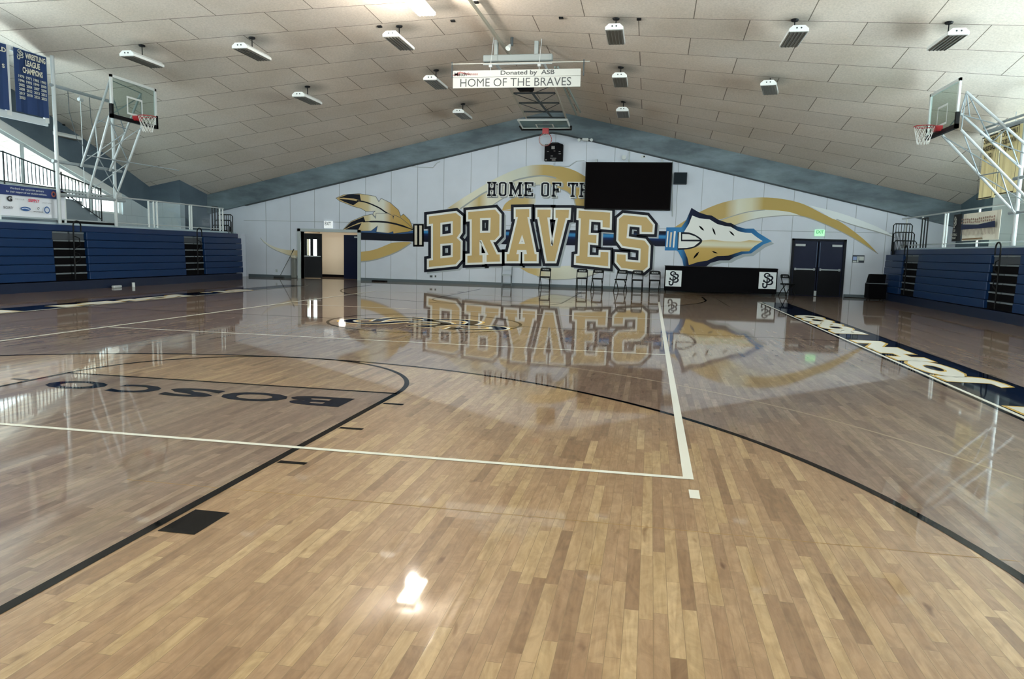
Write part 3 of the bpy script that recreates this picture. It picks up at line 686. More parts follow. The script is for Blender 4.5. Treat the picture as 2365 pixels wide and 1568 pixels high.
# feathers
U = [(140, 240), (300, 172), (600, 150), (800, 180), (940, 205), (1005, 312), (1050, 245), (1230, 330), (1400, 480), (1445, 605), (1500, 560), (1620, 680), (1700, 870), (1300, 640), (900, 600), (885, 545), (930, 500), (750, 510), (650, 450), (500, 410), (220, 300)]
Lf = [(270, 890), (450, 705), (700, 600), (870, 562), (940, 645), (950, 545), (1180, 545), (1285, 590), (1295, 660), (1310, 575), (1450, 640), (1600, 760), (1705, 880), (1600, 915), (1300, 955), (1290, 912), (1200, 945), (950, 925), (980, 800), (850, 900), (640, 905)]
M_line = mat('fine_outline_paint', '54595c', .5)
mural('mural_feather', [U], g_fth, 3, G); stroke('mural_line', [U], M_line, 4, G, 9, True)
mural('mural_feather_tip', [[(180, 240), (400, 160), (620, 165), (645, 290), (500, 250), (300, 232)], [(190, 255), (400, 270), (600, 310), (490, 385), (300, 310)]], M_navy, 4, G)
mb = MB(); ribbon(mb, smooth_pts([(560, 290), (750, 325), (1000, 430), (1150, 530), (1290, 610), (1330, 660)], 4), 26, WP(G, 5)); mb.build('mural_feather_spine', M_navy, wall)
mural('mural_feather', [Lf], g_fth, 6, G); stroke('mural_line', [Lf], M_line, 7, G, 9, True)
mural('mural_feather_tip', [[(300, 872), (450, 722), (700, 618), (735, 712), (600, 735), (420, 815)], [(310, 878), (450, 815), (660, 742), (590, 882)]], M_navy, 7, G)
mb = MB(); ribbon(mb, smooth_pts([(690, 720), (850, 712), (1050, 715), (1250, 740), (1450, 790), (1690, 875)], 4), [16] * 4 + [34] * 14 + [20] * 3, WP(G, 8)); mb.build('mural_feather_spine', M_navy, wall)
mural('mural_arrow_shaft', [[(650, 905), (850, 905), (975, 800), (955, 915), (1200, 945), (1295, 910), (1300, 950), (1690, 905), (1690, 960), (650, 950)]], mat('shaft_edge_blue', '1f4e80', .5), 7, G)
mural('mural_arrow_shaft', [[(650, 930), (1000, 945), (1290, 965), (1690, 945), (1690, 1110), (650, 1080)]], M_navy, 8, G)
mural('mural_band', [[(1695, 762), (1910, 762), (1910, 1215), (1695, 1215)]], M_blackm, 8, G)
mural('mural_band_stripe', [[(1725, 792), (1778, 792), (1778, 1178), (1725, 1178)], [(1820, 792), (1872, 792), (1872, 1178), (1820, 1178)]], mat('stripe_beige', 'cfc6b4', .5), 9, G)
# arrowhead
HD = [(160, 465), (450, 465), (545, 330), (650, 85), (800, 175), (950, 222), (1045, 235), (1180, 320), (1350, 375), (1420, 380), (1550, 450), (1700, 490), (1865, 490), (1950, 570), (2220, 735), (2050, 800), (1810, 975), (1650, 985), (1480, 1050), (1385, 1108), (1200, 1110), (1020, 1160), (940, 1225), (600, 1235), (500, 1240), (470, 1090), (390, 940), (360, 915), (130, 915)]
mural('mural_arrowhead_shadow', [[(x + 45, y + 50) for x, y in HD[12:24]]], mat('mural_grey_shadow_paint', '9ea6ab'), 2, K)
mural('mural_arrowhead_border', [HD], g_blue, 4, K)
mural('mural_arrowhead', [[(510, 545), (600, 400), (665, 235), (800, 288), (1000, 308), (1150, 400), (1300, 440), (1410, 452), (1560, 540), (1700, 570), (1820, 575), (1900, 640), (2040, 735), (1300, 760), (870, 740), (500, 740)]], mat('mural_white', 'e2e3df'), 5, K)
mural('mural_arrowhead', [[(500, 725), (870, 722), (1050, 705), (1300, 735), (1600, 745), (1780, 715), (2035, 735), (1880, 830), (1770, 930), (1620, 935), (1370, 1015), (1150, 1025), (950, 1115), (780, 1140), (600, 1200), (570, 1060), (510, 915)]], g_head, 6, K)
mural('mural_arrow_nose', [smooth_pts([(380, 560), (600, 565), (760, 630), (862, 725), (770, 830), (600, 890), (380, 905)], 3)], M_navy, 7, K)
mural('mural_arrow_nose', [[(405, 560), (445, 560), (445, 735), (815, 740), (700, 835), (560, 868), (390, 872)], [(470, 595), (600, 600), (720, 640), (815, 705), (470, 705)]], mat('mural_white', 'e2e3df'), 8, K)
mural('mural_band_stripe', [[(178, 540), (205, 540), (182, 850), (155, 850)], [(308, 540), (345, 540), (312, 860), (285, 860)]], mat('mural_white', 'e2e3df'), 8, K)
mural('mural_band_stripe', [[(238, 560), (275, 560), (245, 850), (215, 850)]], mat('stripe_beige', 'cfc6b4'), 8, K)
def lens(a, b_, w):
    a = Vector(a); b_ = Vector(b_); t = (b_ - a); n = Vector((-t.y, t.x)).normalized() * w; return [tuple(a), tuple(a + t * .35 + n), tuple(a + t * .7 + n), tuple(b_), tuple(a + t * .7 - n * .8), tuple(a + t * .35 - n)]
mural('mural_chip_mark', [lens((790, 428), (900, 532), 18), lens((1055, 462), (1120, 620), 16), lens((1385, 532), (1490, 632), 16), lens((800, 935), (685, 1080), 20), lens((1045, 930), (1165, 975), 14)], M_blackm, 7, K)
# HOME OF TH(E)
c1 = crop(0, 0, 1)
def UV(l, dx=0., dz=0.): return lambda u, v: (u + dx, YW - .005 - l * LAY, v + dz)
pa = at_y((1124, 457), YW); pb = at_y((1352, 457), YW); z0 = at_y((1235, 454), YW).z; z1 = at_y((1235, 421), YW).z
w_full = (pb.x - pa.x) * 1.148
for nm, mtl, l, g, d in (('mural_heading_shadow', M_grey, 3, .1, .05), ('mural_heading_border', mat('mural_white', 'e2e3df'), 4, .1, 0), ('mural_heading', M_navy, 5, 0, 0)):
    mb = MB(); slab(mb, 'HOME OF THE', UV(l, d, -d), pa.x, z0, pa.x + w_full, z1, .12, g); mb.build(nm, mtl, wall)

# ------------------------------------------------------------------ doors
M_door = mat('door_blue', '071230', .45, spec=.25); M_frame = mat('door_frame_grey', 'aab2b3', .5); M_doork = mat('door_black', '06070d', .5, spec=.15)
# open doorway with corridor behind
b = MB(); x0, x1, h = D1
b.box((x0 - .14, YW - .05, 0), (x0, YW + .35, h + .12)); b.box((x1, YW - .05, 0), (x1 + .14, YW + .35, h + .12)); b.box((x0 - .14, YW - .05, h), (x1 + .14, YW + .35, h + .12))
d1 = struct(b.build('door_1', M_frame))
tan = mat('corridor_tan', 'c6b8a0', .6)
b = MB(); b.box((x0 - .3, YW + 2.4, 0), (x1 + .3, YW + 2.5, 2.4)); b.box((x0 - .3, YW + .3, 2.3), (x1 + .3, YW + 2.5, 2.4)); b.box((x0 - .35, YW + .3, 0), (x0 - .25, YW + 2.5, 2.4)); b.box((x1 + .25, YW + .3, 0), (x1 + .35, YW + 2.5, 2.4)); struct(b.build('wall_corridor', tan))
b = MB(); b.box((x0 - .2, YW + 2.36, 0), (x1 + .2, YW + 2.4, .11)); struct(b.build('baseboard_corridor', M_blackm))
lamp('corridor_lamp', 'POINT', (-9.2, YW + 1.2, 2.0), 3, (1, .9, .78), size=.15)
# open left leaf with two narrow panes, open right leaf
xa, xb = at_y((703, 600), YW + .3).x, at_y((743, 600), YW + .55).x
b = MB(); zt = 1.93; yl = YW + .3
p0, p1 = (xa, yl), (xb, yl + .25)
panes = ((.14, .34), (.5, .72))
def leaf_pt(t, z, off=0): return (p0[0] + (p1[0] - p0[0]) * t, p0[1] + (p1[1] - p0[1]) * t + off, z)
def lbox(mb, t0, t1, z0, z1, a=0, c=.045): mb.prism([leaf_pt(t0, z0, a), leaf_pt(t1, z0, a), leaf_pt(t1, z1, a), leaf_pt(t0, z1, a)], (0, c, 0))
for t0, t1 in ((0, .14), (.34, .5), (.72, 1)): lbox(b, t0, t1, .02, zt)
for t0, t1 in panes: lbox(b, t0, t1, .02, .98); lbox(b, t0, t1, 1.68, zt)
lf = b.build('door_leaf', M_doork, d1)
g = MB();
for t0, t1 in panes: lbox(g, t0, t1, .98, 1.68, .02, .008)
g.build('pane', M_glass, lf)
g = MB(); g.tube([leaf_pt(.02, .95, -.06), leaf_pt(.98, .95, -.06)], .022, 6); g.build('push_bar', M_steel, lf)
b = MB(); b.box((x0 + .02, YW + .75, .9), (xb - .2, YW + .78, 1.8)); b.build('daylight_glow_sheet', mat('daylight_glow', 'f4f8fa', .4, emit=2.6), d1)  # added glowing sheet, stands in for daylight reflected in the leaf panes
xa2, xb2 = at_y((782, 600), YW).x, at_y((826, 600), YW).x
b = MB(); b.prism([(xa2, YW + .55, .02), (xb2, YW + .3, .02), (xb2, YW + .3, 1.9), (xa2, YW + .55, 1.9)], (0, .045, 0)); lf2 = b.build('door_leaf', M_door, d1)
g = MB(); g.box((xb2 - .28, YW + .3, 1.78), (xb2 - .05, YW + .36, 1.84)); g.build('door_closer', M_steel, lf2)
# closed double doors
b = MB(); x0, x1, h = D2
b.box((x0 - .07, YW - .04, 0), (x0 + .02, YW + .2, h + .07)); b.box((x1 - .02, YW - .04, 0), (x1 + .07, YW + .2, h + .07)); b.box((x0 - .07, YW - .04, h), (x1 + .07, YW + .2, h + .07)); d2 = struct(b.build('door_2', mat('door_frame_navy', '090d18', .5, spec=.2)))
b = MB(); b.box((x0 - .1, YW + .12, 0), (x1 + .1, YW + .16, h + .1)); b.build('light_stop', M_blackm, d2)  # unseen dark board, added to stop light leaking between the doors
xm = (x0 + x1) / 2
for s, (u, v) in ((-1, (x0 + .02, xm - .02)), (1, (xm + .02, x1 - .02))):
    b = MB(); b.box((u, YW + .02, .01), (v, YW + .07, h)); lf = b.build('door_leaf', M_door, d2)
    b = MB(); b.box((u + .03, YW + .012, .03), (v - .03, YW + .02, .98)); b.build('kick_panel', M_doork, lf)
    b = MB(); b.box((u + .06, YW - .05, .98), (v - .06, YW - .01, 1.03)); b.box((u + .06, YW - .02, .96), (u + .12, YW + .02, 1.05)); b.box((v - .12, YW - .02, .96), (v - .06, YW + .02, 1.05)); b.build('push_bar', mat('brushed_steel', '9aa0a3', .3, .8), lf)
    ex = u + .05 if s < 0 else v - .4
    b = MB(); b.box((ex, YW - .03, 1.87), (ex + .35, YW + .02, 1.95)); b.build('door_closer', M_steel, lf)
    xx = v - .05 if s < 0 else u + .02
    b = MB(); b.box((xx, YW - .005, 1.1), (xx + .03, YW + .02, 2.02)); b.build('edge_strip', mat('steel_blue', '2b3f5c', .4), lf)
b = MB(); b.box((xm - .06, YW - .06, .02), (xm + .02, YW + .0, .2)); b.build('door_stop', M_steel, d2)

# exit signs
def exit_sign(cx, cz, w, h, bodym, letm, label):
    b = MB(); b.box((cx - w / 2, YW - .12, cz - h / 2), (cx + w / 2, YW - .005, cz + h / 2))
    o = tag(b.build('exit_sign', bodym), label, 'exit sign')
    t = MB(); text(t, 'EXIT', lambda u, v: (cx + u, YW - .123, cz + v), -w * .38, -h * .1, w * .38, h * .38, .02); t.build('lettering', letm, o)
    return o
p = at_y((760, 520), YW); exit_sign(p.x, p.z + .02, .36, .3, mat('exit_white_face', 'eef2f3', .5, emit=.12), mat('dark_letter', '3a3f42'), 'white exit sign box above the open doorway')
p = at_y((1892, 538), YW); exit_sign(p.x, p.z, .34, .24, mat('exit_green_face', '9fdcae', .4, emit=.25), mat('exit_green_letter', '1d8a45', emit=.3), 'green lit exit sign above the closed blue double doors')

# ------------------------------------------------------------------ things on the far wall
def wall_box(name, q0, q1, depth, m, label, cat, Y=YW):
    a = at_y(q0, Y - depth); c = at_y(q1, Y - depth); b = MB(); b.bbox((a.x, Y - depth, c.z), (c.x, Y - .005, a.z), .012)
    return tag(b.build(name, m), label, cat), a, c
scr, a, c = wall_box('video_display', (1353, 374), (1548, 486), .22, mat('led_screen', '060203', .6, spec=.05), 'large black video display hung over the wall mural', 'screen')
b = MB(); Yd = YW - .225
for (u0, v0, u1, v1) in ((a.x, a.z - .03, c.x, a.z), (a.x, c.z, c.x, c.z + .03), (a.x, c.z, a.x + .03, a.z), (c.x - .03, c.z, c.x, a.z)): b.box((u0, Yd - .01, v0), (u1, Yd, v1))
b.build('bezel', M_black, scr)
b = MB()
for x in (a.x + .4, (a.x + c.x) / 2, c.x - .4): b.box((x - .03, YW - .2, a.z - .01), (x + .03, YW, a.z + .12))
b.tube([((a.x + c.x) / 2, YW - .05, a.z + .1), ((a.x + c.x) / 2, YW - .05, a.z + .55)], .02); b.build('mounting_bracket', M_steel, scr)
sb, a, c = wall_box('scoreboard', (1258, 333), (1299, 372), .2, mat('scoreboard_black', '060508', .6, spec=.1), 'small black scoreboard high under the roof ridge', 'scoreboard')
xm_ = (a.x + c.x) / 2
b = MB(); b.prism([(a.x + .12, YW - .2, a.z), (c.x - .02, YW - .2, a.z), (c.x - .2, YW - .2, a.z + .07), (a.x + .3, YW - .2, a.z + .07)], (0, .18, 0)); b.build('speaker_hood', M_black, sb)
b = MB()
for (u, v, w, h) in ((.38, .8, .18, .16), (.5, .6, .1, .02), (.14, .56, .1, .03), (.78, .56, .1, .03), (.78, .43, .13, .03), (.35, .3, .12, .03), (.32, .17, .34, .03), (.42, .06, .2, .05), (.06, .07, .08, .05)):
    X_ = a.x + u * (c.x - a.x); Z_ = c.z + v * (a.z - c.z); b = MB(); b.box((X_, YW - .212, Z_ - h * .35), (X_ + w * .72, YW - .2, Z_ + h * .35)); b.build('score_digit', mat('dim_white', '8d8a88'), sb)
sp, a, c = wall_box('loudspeaker', (1557, 398), (1586, 425), .28, mat('speaker_dark_teal', '14242c', .7), 'square black loudspeaker on the wall right of the video display', 'speaker')
b = MB(); b.box((a.x + .03, YW - .29, c.z + .03), (c.x - .03, YW - .28, a.z - .03)); b.build('grille', mat('speaker_grille', '0e1b22', .9), sp)
def junction(q, r, name, label, cat, m=M_steel):
    p = at_y(q, YW); b = MB(); b.tube([(p.x, YW - .004, p.z), (p.x, YW - .08, p.z)], r, 14); return tag(b.build(name, m), label, cat)
junction((1441, 364), .09, 'wall_speaker_dish', 'round white wall device above the video display', 'wall device', M_white)
p = at_y((1486, 362), YW); b = MB(); b.box((p.x - .08, YW - .06, p.z - .05), (p.x + .08, YW - .005, p.z + .05)); o = tag(b.build('wall_camera', M_white), 'small white camera box above right part of the video display', 'camera')
b = MB(); b.box((p.x - .0, YW - .065, p.z - .03), (p.x + .06, YW - .06, p.z + .03)); b.build('lens', M_black, o)
p = at_y((1352, 322), Yb - .03); em = thing('emergency_light', (p.x, Yb, p.z), 'small white emergency light under the right half of the gable beam', 'lamp')
b = MB(); b.bbox((p.x - .12, Yb - .09, p.z - .06), (p.x + .12, Yb - .002, p.z + .05), .012); b.build('battery_box', M_white, em)
for dx in (-.24, .24): b = MB(); b.tube([(p.x + dx, Yb - .02, p.z - .02), (p.x + dx, Yb - .11, p.z - .03)], .06, 10); b.tube([(p.x + dx * .4, Yb - .03, p.z), (p.x + dx, Yb - .03, p.z - .02)], .012, 6); b.build('lamp_head', M_white, em)
# conduits
def conduit(pts, label, r=.015):
    b = MB(); P = [at_y(q, YW - .03) for q in pts]
    for i in range(len(P) - 1): b.tube([P[i], P[i + 1]], r, 6)
    return tag(b.build('conduit', M_steel), label, 'conduit')
conduit([(1279, 377), (1279, 383), (1315, 384), (1332, 372), (1350, 371)], 'thin conduit running from the scoreboard to the video display')
conduit([(1553, 371), (1553, 376), (1553, 500)], 'thin vertical conduit down the right edge of the video display')
conduit([(952, 385), (1000, 387), (1008, 377), (1016, 373)], 'bent conduit under the left slope of the gable beam')
# little boxes
p = at_y((1000, 638), YW)
for px, w, lab in ((996, .13, 'wider dark outlet plate below the big letter B'), (1006, .08, 'narrow dark outlet plate beside the wider one below the letter B')):
    q = at_y((px, 638), YW); b = MB(); b.box((q.x - w / 2, YW - .02, q.z - .05), (q.x + w / 2, YW - .004, q.z + .05)); o = tag(b.build('outlet_plate', M_steel), lab, 'outlet')
    b = MB(); b.box((q.x - w / 2 + .015, YW - .024, q.z - .035), (q.x + w / 2 - .015, YW - .02, q.z + .035)); b.build('socket', M_dark, o)
q = at_y((639, 625), YW); b = MB(); b.box((q.x - .04, YW - .02, q.z - .06), (q.x + .04, YW - .004, q.z + .06)); tag(b.build('outlet_plate', M_frame), 'grey outlet plate low on the wall left of the open doorway', 'outlet')
# notice board by the right doors
q0 = at_y((1969, 589), YW); q1 = at_y((1995, 607), YW); b = MB(); b.box((q0.x, YW - .02, q1.z), (q1.x, YW - .004, q0.z)); nb = tag(b.build('notice_board', mat('board_backing', '2a3440')), 'small framed notice right of the blue double doors', 'notice')
w_, h_ = q1.x - q0.x, q0.z - q1.z
b = MB(); b.box((q0.x + w_ * .05, YW - .026, q1.z + h_ * .35), (q0.x + w_ * .36, YW - .02, q0.z - h_ * .2)); b.build('blue_sheet', mat('sheet_blue', '8fa3cf'), nb)
b = MB(); b.box((q0.x + w_ * .4, YW - .026, q1.z + h_ * .05), (q0.x + w_ * .52, YW - .02, q0.z - h_ * .15)); b.box((q0.x + w_ * .56, YW - .026, q1.z + h_ * .3), (q0.x + w_ * .97, YW - .02, q0.z - h_ * .15)); b.box((q0.x + w_ * .05, YW - .026, q1.z + h_ * .04), (q0.x + w_ * .36, YW - .02, q1.z + h_ * .25)); b.build('white_sheet', mat('sheet_white', 'c3cbc9'), nb)
# dust mop leaning left of the open doorway
pt = at_y((679, 575), YW - .06); pb_ = Vector((-11.3, YW - .5, .03))
mop = thing('dust_mop', (pb_.x, pb_.y, 0), 'dust mop leaning on the white wall left of the open doorway', 'mop')
b = MB(); b.tube([pb_, pt], .013, 6); b.build('handle', mat('mop_handle', '474a46', .5), mop)
b = MB(); b.tube([pt + (pb_ - pt) * .01, pt + (pb_ - pt) * .12], .02, 6); b.build('grip', M_black, mop)
b = MB(); b.bbox((pb_.x - .25, pb_.y - .06, 0), (pb_.x + .2, pb_.y + .08, .07), .02); b.build('mop_head', mat('mop_fibre', '2f3436', .95), mop)
# trash bin beside door, far left dark panel (open leaf edge)
q = at_y((686, 640), YW - .25); b = MB(); b.bbox((-10.9, YW - .24, 0), (-10.71, YW - .03, .85), .03); tb = tag(b.build('trash_bin', mat('bin_grey', '6e6f6a', .5)), 'tall narrow bin standing against the left side of the open doorway', 'bin')
b = MB(); b.bbox((-10.91, YW - .25, .85), (-10.7, YW - .02, .97), .03); b.build('lid', mat('bin_cream', 'b9b4a2', .5), tb)

# ------------------------------------------------------------------ scorer's table
tb_ = thing('scorers_table', (6.9, 27.9, 0), 'long black scorer table with two white monogram signs against the far wall', 'table')
p0 = at_y((1536, 617), 27.75); p1 = at_y((1797, 621), 27.75); zt = (p0.z + p1.z) / 2
b = MB(); b.bbox((p0.x, 27.75, .06), (p1.x, 27.82, zt), .01); b.build('front_panel', M_blackm, tb_)
b = MB(); b.bbox((p0.x - .01, 27.74, zt), (p1.x + .01, 28.35, zt + .035), .01); b.build('tabletop', M_black, tb_)
for x in (p0.x + .06, p1.x - .06):
    for y in (27.88, 28.28): b = MB(); b.tube([(x, y, 0), (x, y, zt)], .02, 8); b.build('leg', M_black, tb_)
for qa, qb in (((1538, 624), (1573, 662)), ((1754, 628), (1791, 668))):
    a = at_y(qa, 27.74); c = at_y(qb, 27.74)
    b = MB(); b.box((a.x, 27.735, c.z), (c.x, 27.749, a.z)); sg = b.build('monogram_sign', mat('sign_white', 'd6dde0', .5), tb_)
    hh = a.z - c.z; m = MB(); monogram(m, lambda u, v: (a.x + (c.x - a.x) / 2 + (u - .5) * hh * .85, 27.731, c.z + hh * .07 + v * hh * .86), .12); m.build('monogram', M_navy, sg)

# ------------------------------------------------------------------ folding chairs
def make_chair(name, frame, pad, label):
    t = thing(name, (0, 0, 0), label, 'chair', None)
    w = .2
    for s in (-1, 1):
        b = MB(); b.tube([(s * w, -.22, 0), (s * w, -.2, .03), (s * w, .02, .44), (s * (w - .005), .16, .76)], .017, 6); b.build('front_leg', frame, t)
        b = MB(); b.tube([(s * (w - .03), .24, 0), (s * (w - .03), .1, .22), (s * (w - .03), -.1, .44)], .016, 6); b.build('rear_leg', frame, t)
    b = MB(); b.bbox((-w + .01, -.2, .42), (w - .01, .17, .47), .012); b.build('seat', pad, t)
    b = MB(); vs = smooth_pts([(-w, .66), (-w + .015, .77), (-w + .06, .8), (w - .06, .8), (w - .015, .77), (w, .66)], 3)
    b.prism([(x, .13 + (z - .66) * .2, z) for x, z in vs], (0, .022, 0)); b.build('backrest', pad, t)
    b = MB(); b.tube([(-w, -.16, .12), (w, -.16, .12)], .012, 6); b.build('front_stretcher', frame, t)
    b = MB(); b.tube([(-w + .03, .2, .1), (w - .03, .2, .1)], .012, 6); b.build('rear_stretcher', frame, t)
    return t
M_cf = mat('chair_black', '08090c', .45, spec=.2); M_cp = mat('chair_pad', '08090c', .6, spec=.2)
ch = make_chair('folding_chair', M_cf, M_cp, 'black folding chair standing alone between the grey chair and the rest')
# white lettering strip on the backrest
m = MB(); text(m, 'BOSCO', lambda u, v: (u, .149, v), -.12, .7, .12, .755, .03)
mf = MB(); text(mf, 'BOSCO', lambda u, v: (u, .128, v), -.12, .7, .12, .755, .03); mf.build('back_lettering', mat('chair_letter', 'aeb2b2'), ch)
CHAIRS = [((1258, 668), .0, None), ((1343, 671), .05, 'black folding chair, left one of the close pair under the mural letter E'), ((1379, 671), -.12, 'black folding chair, right one of the close pair under the mural letter E'),
      ((1433, 673), -.3, 'black folding chair turned slightly, left of the pair under the mural letter S'), ((1471, 673), .0, 'black folding chair below the right half of the mural letter S'), ((1511, 675), .05, 'black folding chair next to the left end of the scorer table')]
for i, (q, a, lab) in enumerate(CHAIRS):
    o = ch if i == 0 else copy_tree(ch)
    p = at_y(q, 27.1); o.location = (p.x, 27.1 + (.2 if i > 4 else 0), 0); o.rotation_euler = (0, 0, a)
    o['group'] = 'black folding chairs along the far wall'
    if lab: o['label'] = lab
o = copy_tree(ch); p = at_y((1817, 676), 28.0); o.location = (p.x, 28.0, 0); o.rotation_euler = (0, 0, .6); o['group'] = 'black folding chairs along the far wall'; o['label'] = 'black folding chair between the scorer table and the blue double doors'
gc = make_chair('folding_chair', mat('chair_grey', '7e8890', .35, .6), mat('chair_grey_pad', 'aab2b8', .5), 'pale grey folding chair against the wall under the mural letter A')
p = at_y((1170, 659), 28.1); gc.location = (p.x, 28.1, 0); gc.rotation_euler = (0, 0, .15)

# loudspeaker cabinet (black podium) by the right bleachers
pa = at_z((2010, 694)); Yp = 27.3
pc = thing('speaker_cart', (12.4, Yp, 0), 'black wheeled cabinet with a sloped top beside the right bleachers', 'cabinet')
x0 = at_y((2004, 690), Yp).x; x1 = at_y((2046, 690), Yp).x
b = MB(); b.bbox((x0, Yp, .05), (x1, Yp + .5, .58), .02); b.build('base_cabinet', M_blackm, pc)
b = MB(); b.prism([(x0 + .02, Yp + .05, .6), (x0 + .02, Yp + .45, .6), (x0 + .08, Yp + .45, .9), (x0 + .08, Yp + .18, .92)], (x1 - x0 - .08, 0, 0)); b.build('sloped_top', M_blackm, pc)
b = MB(); b.box((x0, Yp - .01, .575), (x1 + .02, Yp + .5, .6)); b.build('shelf_edge', M_edge, pc)
for sx in (x0 + .08, x1 - .08):
    for sy in (Yp + .07, Yp + .43): b = MB(); b.tube([(sx - .015, sy, .03), (sx + .015, sy, .03)], .03, 10); b.build('caster', M_black, pc)
# cables on the floor near it
b = MB(); b.tube([(11.4, 28.5, .012), (11.9, 28.35, .012), (12.1, 28.0, .012), (12.6, 28.2, .012), (13.0, 27.6, .012)], .012, 6); tag(b.build('floor_cable', M_black), 'black cable lying on the floor by the wheeled cabinet', 'cable')
b = MB(); b.bbox((-7.1, 28.0, 0), (-6.5, 28.3, .05), .02); tag(b.build('floor_mat_roll', M_blackm), 'low black bundle on the floor right of the open doorway', 'bundle')

# ------------------------------------------------------------------ bleachers
def bleacher(s, name, Ys, xf, aisles, label, ytop, trimc):
    """s: -1 left bank, +1 right bank; Ys = (near, far); xf = front; closed (stacked) bank"""
    t = thing(name, (xf, (Ys[0] + Ys[1]) / 2, 0), label, 'bleachers')
    rows = 6; z0 = .27; dz = (1.62 - z0) / rows
    secs = []; y = Ys[0]
    for a, b_ in aisles: secs.append((y, a)); y = b_
    secs.append((y, Ys[1]))
    for (ya, yb) in secs:
        if yb - ya < .05: continue
        for i in range(rows):
            x = xf + s * .012 * i; b = MB(); b.bbox((x, ya + .01, z0 + i * dz + .008), (x + s * .3, yb - .01, z0 + (i + 1) * dz - .002), .012); b.build('seat_row', M_blueb, t)
    b = MB(); b.box((xf + s * .3, Ys[0], .0), (xf + s * .9, Ys[1], 1.6)); b.build('understructure', M_blackm, t)
    b = MB(); b.box((xf + s * .04, Ys[0], 0.0), (xf + s * .3, Ys[1], .25)); b.build('toe_board', mat('toe_navy', '0a1a34', .4), t)
    b = MB(); b.bbox((xf + s * .2, Ys[0], 1.62), (xf + s * .75, Ys[1], 1.8), .02); b.build('top_row', mat('bleacher_navy', '0b2850', .4), t)
    for (a, b_) in aisles:
        for i in range(rows):
            x = xf + s * (.05 + .012 * i)
            b = MB(); b.box((x + s * .02, a + .03, z0 + i * dz), (x + s * .3, b_ - .03, z0 + (i + 1) * dz - .05)); st = b.build('aisle_step', M_blackm if i < 5 else M_tread, t)
            b = MB(); yy = (a + b_) / 2
            b.box((x, a + .04, z0 + (i + 1) * dz - .05), (x + s * .3, yy - .03, z0 + (i + 1) * dz - .01)); b.box((x, yy + .03, z0 + (i + 1) * dz - .05), (x + s * .3, b_ - .04, z0 + (i + 1) * dz - .01)); b.build('tread_edge', M_edge, st)
        yy = (a + b_) / 2; xx = xf - s * .05
        b = MB()
        arcp = [(xx, yy, .3), (xx, yy, 1.7)] + [(xx, yy + .14 - .14 * math.cos(q), 1.78 + .14 * math.sin(q)) for q in [i * math.pi / 8 for i in range(0, 9)]] + [(xx, yy + .28, 1.62)]
        b.tube(arcp, .02, 8); b.build('handrail', M_black, t)
        b = MB(); b.tube([(xx, yy, 1.05), (xx, yy + .2, 1.0), (xx, yy + .22, .85), (xx, yy + .02, .75)], .014, 6); b.tube([(xx, yy, 1.5), (xx, yy + .2, 1.45), (xx, yy + .24, 1.25), (xx, yy + .02, 1.15)], .014, 6); b.build('rail_loop', M_black, t)
    return t
xL, xR = -11.62, 12.55
bl = bleacher(-1, 'bleachers', (9.0, 25.9), xL, [(16.5, 17.72), (22.25, 23.4)], 'closed blue telescopic bleachers along the left side of the court', 0, 0)
def closed_end_rails(s, xf, Y, t, tops):
    for i, zt in enumerate(tops):
        b = MB(); w = .62 + .06 * i; x0 = xf + s * (.15 + .0 * i); x1 = x0 + s * w; yy = Y - .25 + .1 * i * -1
        z0 = 1.75 - .14 * i
        for r_ in ([(x0, yy, z0), (x0, yy, zt - .06), (x0 + s * .06, yy, zt), (x1 - s * .06, yy, zt), (x1, yy, zt - .06), (x1, yy, z0)],): b.tube(r_, .02, 6)
        for k in range(1, 7): xx = x0 + (x1 - x0) * k / 7; b.tube([(xx, yy, z0 - .1), (xx, yy, zt)], .011, 5)
        b.tube([(x0, yy, z0), (x1, yy, z0)], .012, 5)
        b.build('end_guard_rail', M_black, t)
closed_end_rails(-1, -11.75, 25.9, bl, (2.52, 2.3, 2.1, 1.9))
br = bleacher(1, 'bleachers', (9.0, 28.1), xR, [(18.1, 19.6), (24.75, 26.2)], 'closed blue telescopic bleachers along the right side of the court', 0, 0)
closed_end_rails(1, 12.5, 27.9, br, (2.72, 2.42, 2.12))
# small silver latches near the bleacher feet
for q in ((265, 652), (307, 650)):
    pass
b = MB(); p = at_x((308, 651), xL + .12); b.tube([(p.x, p.y, .0), (p.x, p.y, .13)], .045, 10); tag(b.build('floor_bottle', M_white), 'small white bottle on the floor before the left bleachers', 'bottle')
b = MB(); p = at_x((272, 652), xL + .12); b.bbox((p.x - .05, p.y - .22, 0), (p.x + .05, p.y + .12, .07), .015); tag(b.build('hand_tool', M_steel), 'small metal tool lying beside the bottle at the left bleachers', 'tool')

# balcony decks behind the bleachers
M_deck = mat('deck_edge', '9fb0b8', .5)
b = MB(); b.box((-16.4, 0.5, 1.7), (-12.0, 25.88, 1.83)); b.box((-16.4, 25.88, 1.7), (-13.4, 28.4, 1.83)); b.box((-11.98, .5, 1.7), (-11.9, 25.88, 1.86)); struct(b.build('floor_balcony_left', M_deck))
b = MB(); b.box((12.9, 0.5, 1.7), (16.8, 28.6, 1.85)); struct(b.build('floor_balcony_right', M_deck))

b = MB(); b.box((-13.4, 28.25, 0), (-13.12, 28.66, 1.83)); struct(b.build('trim_3', M_wall))
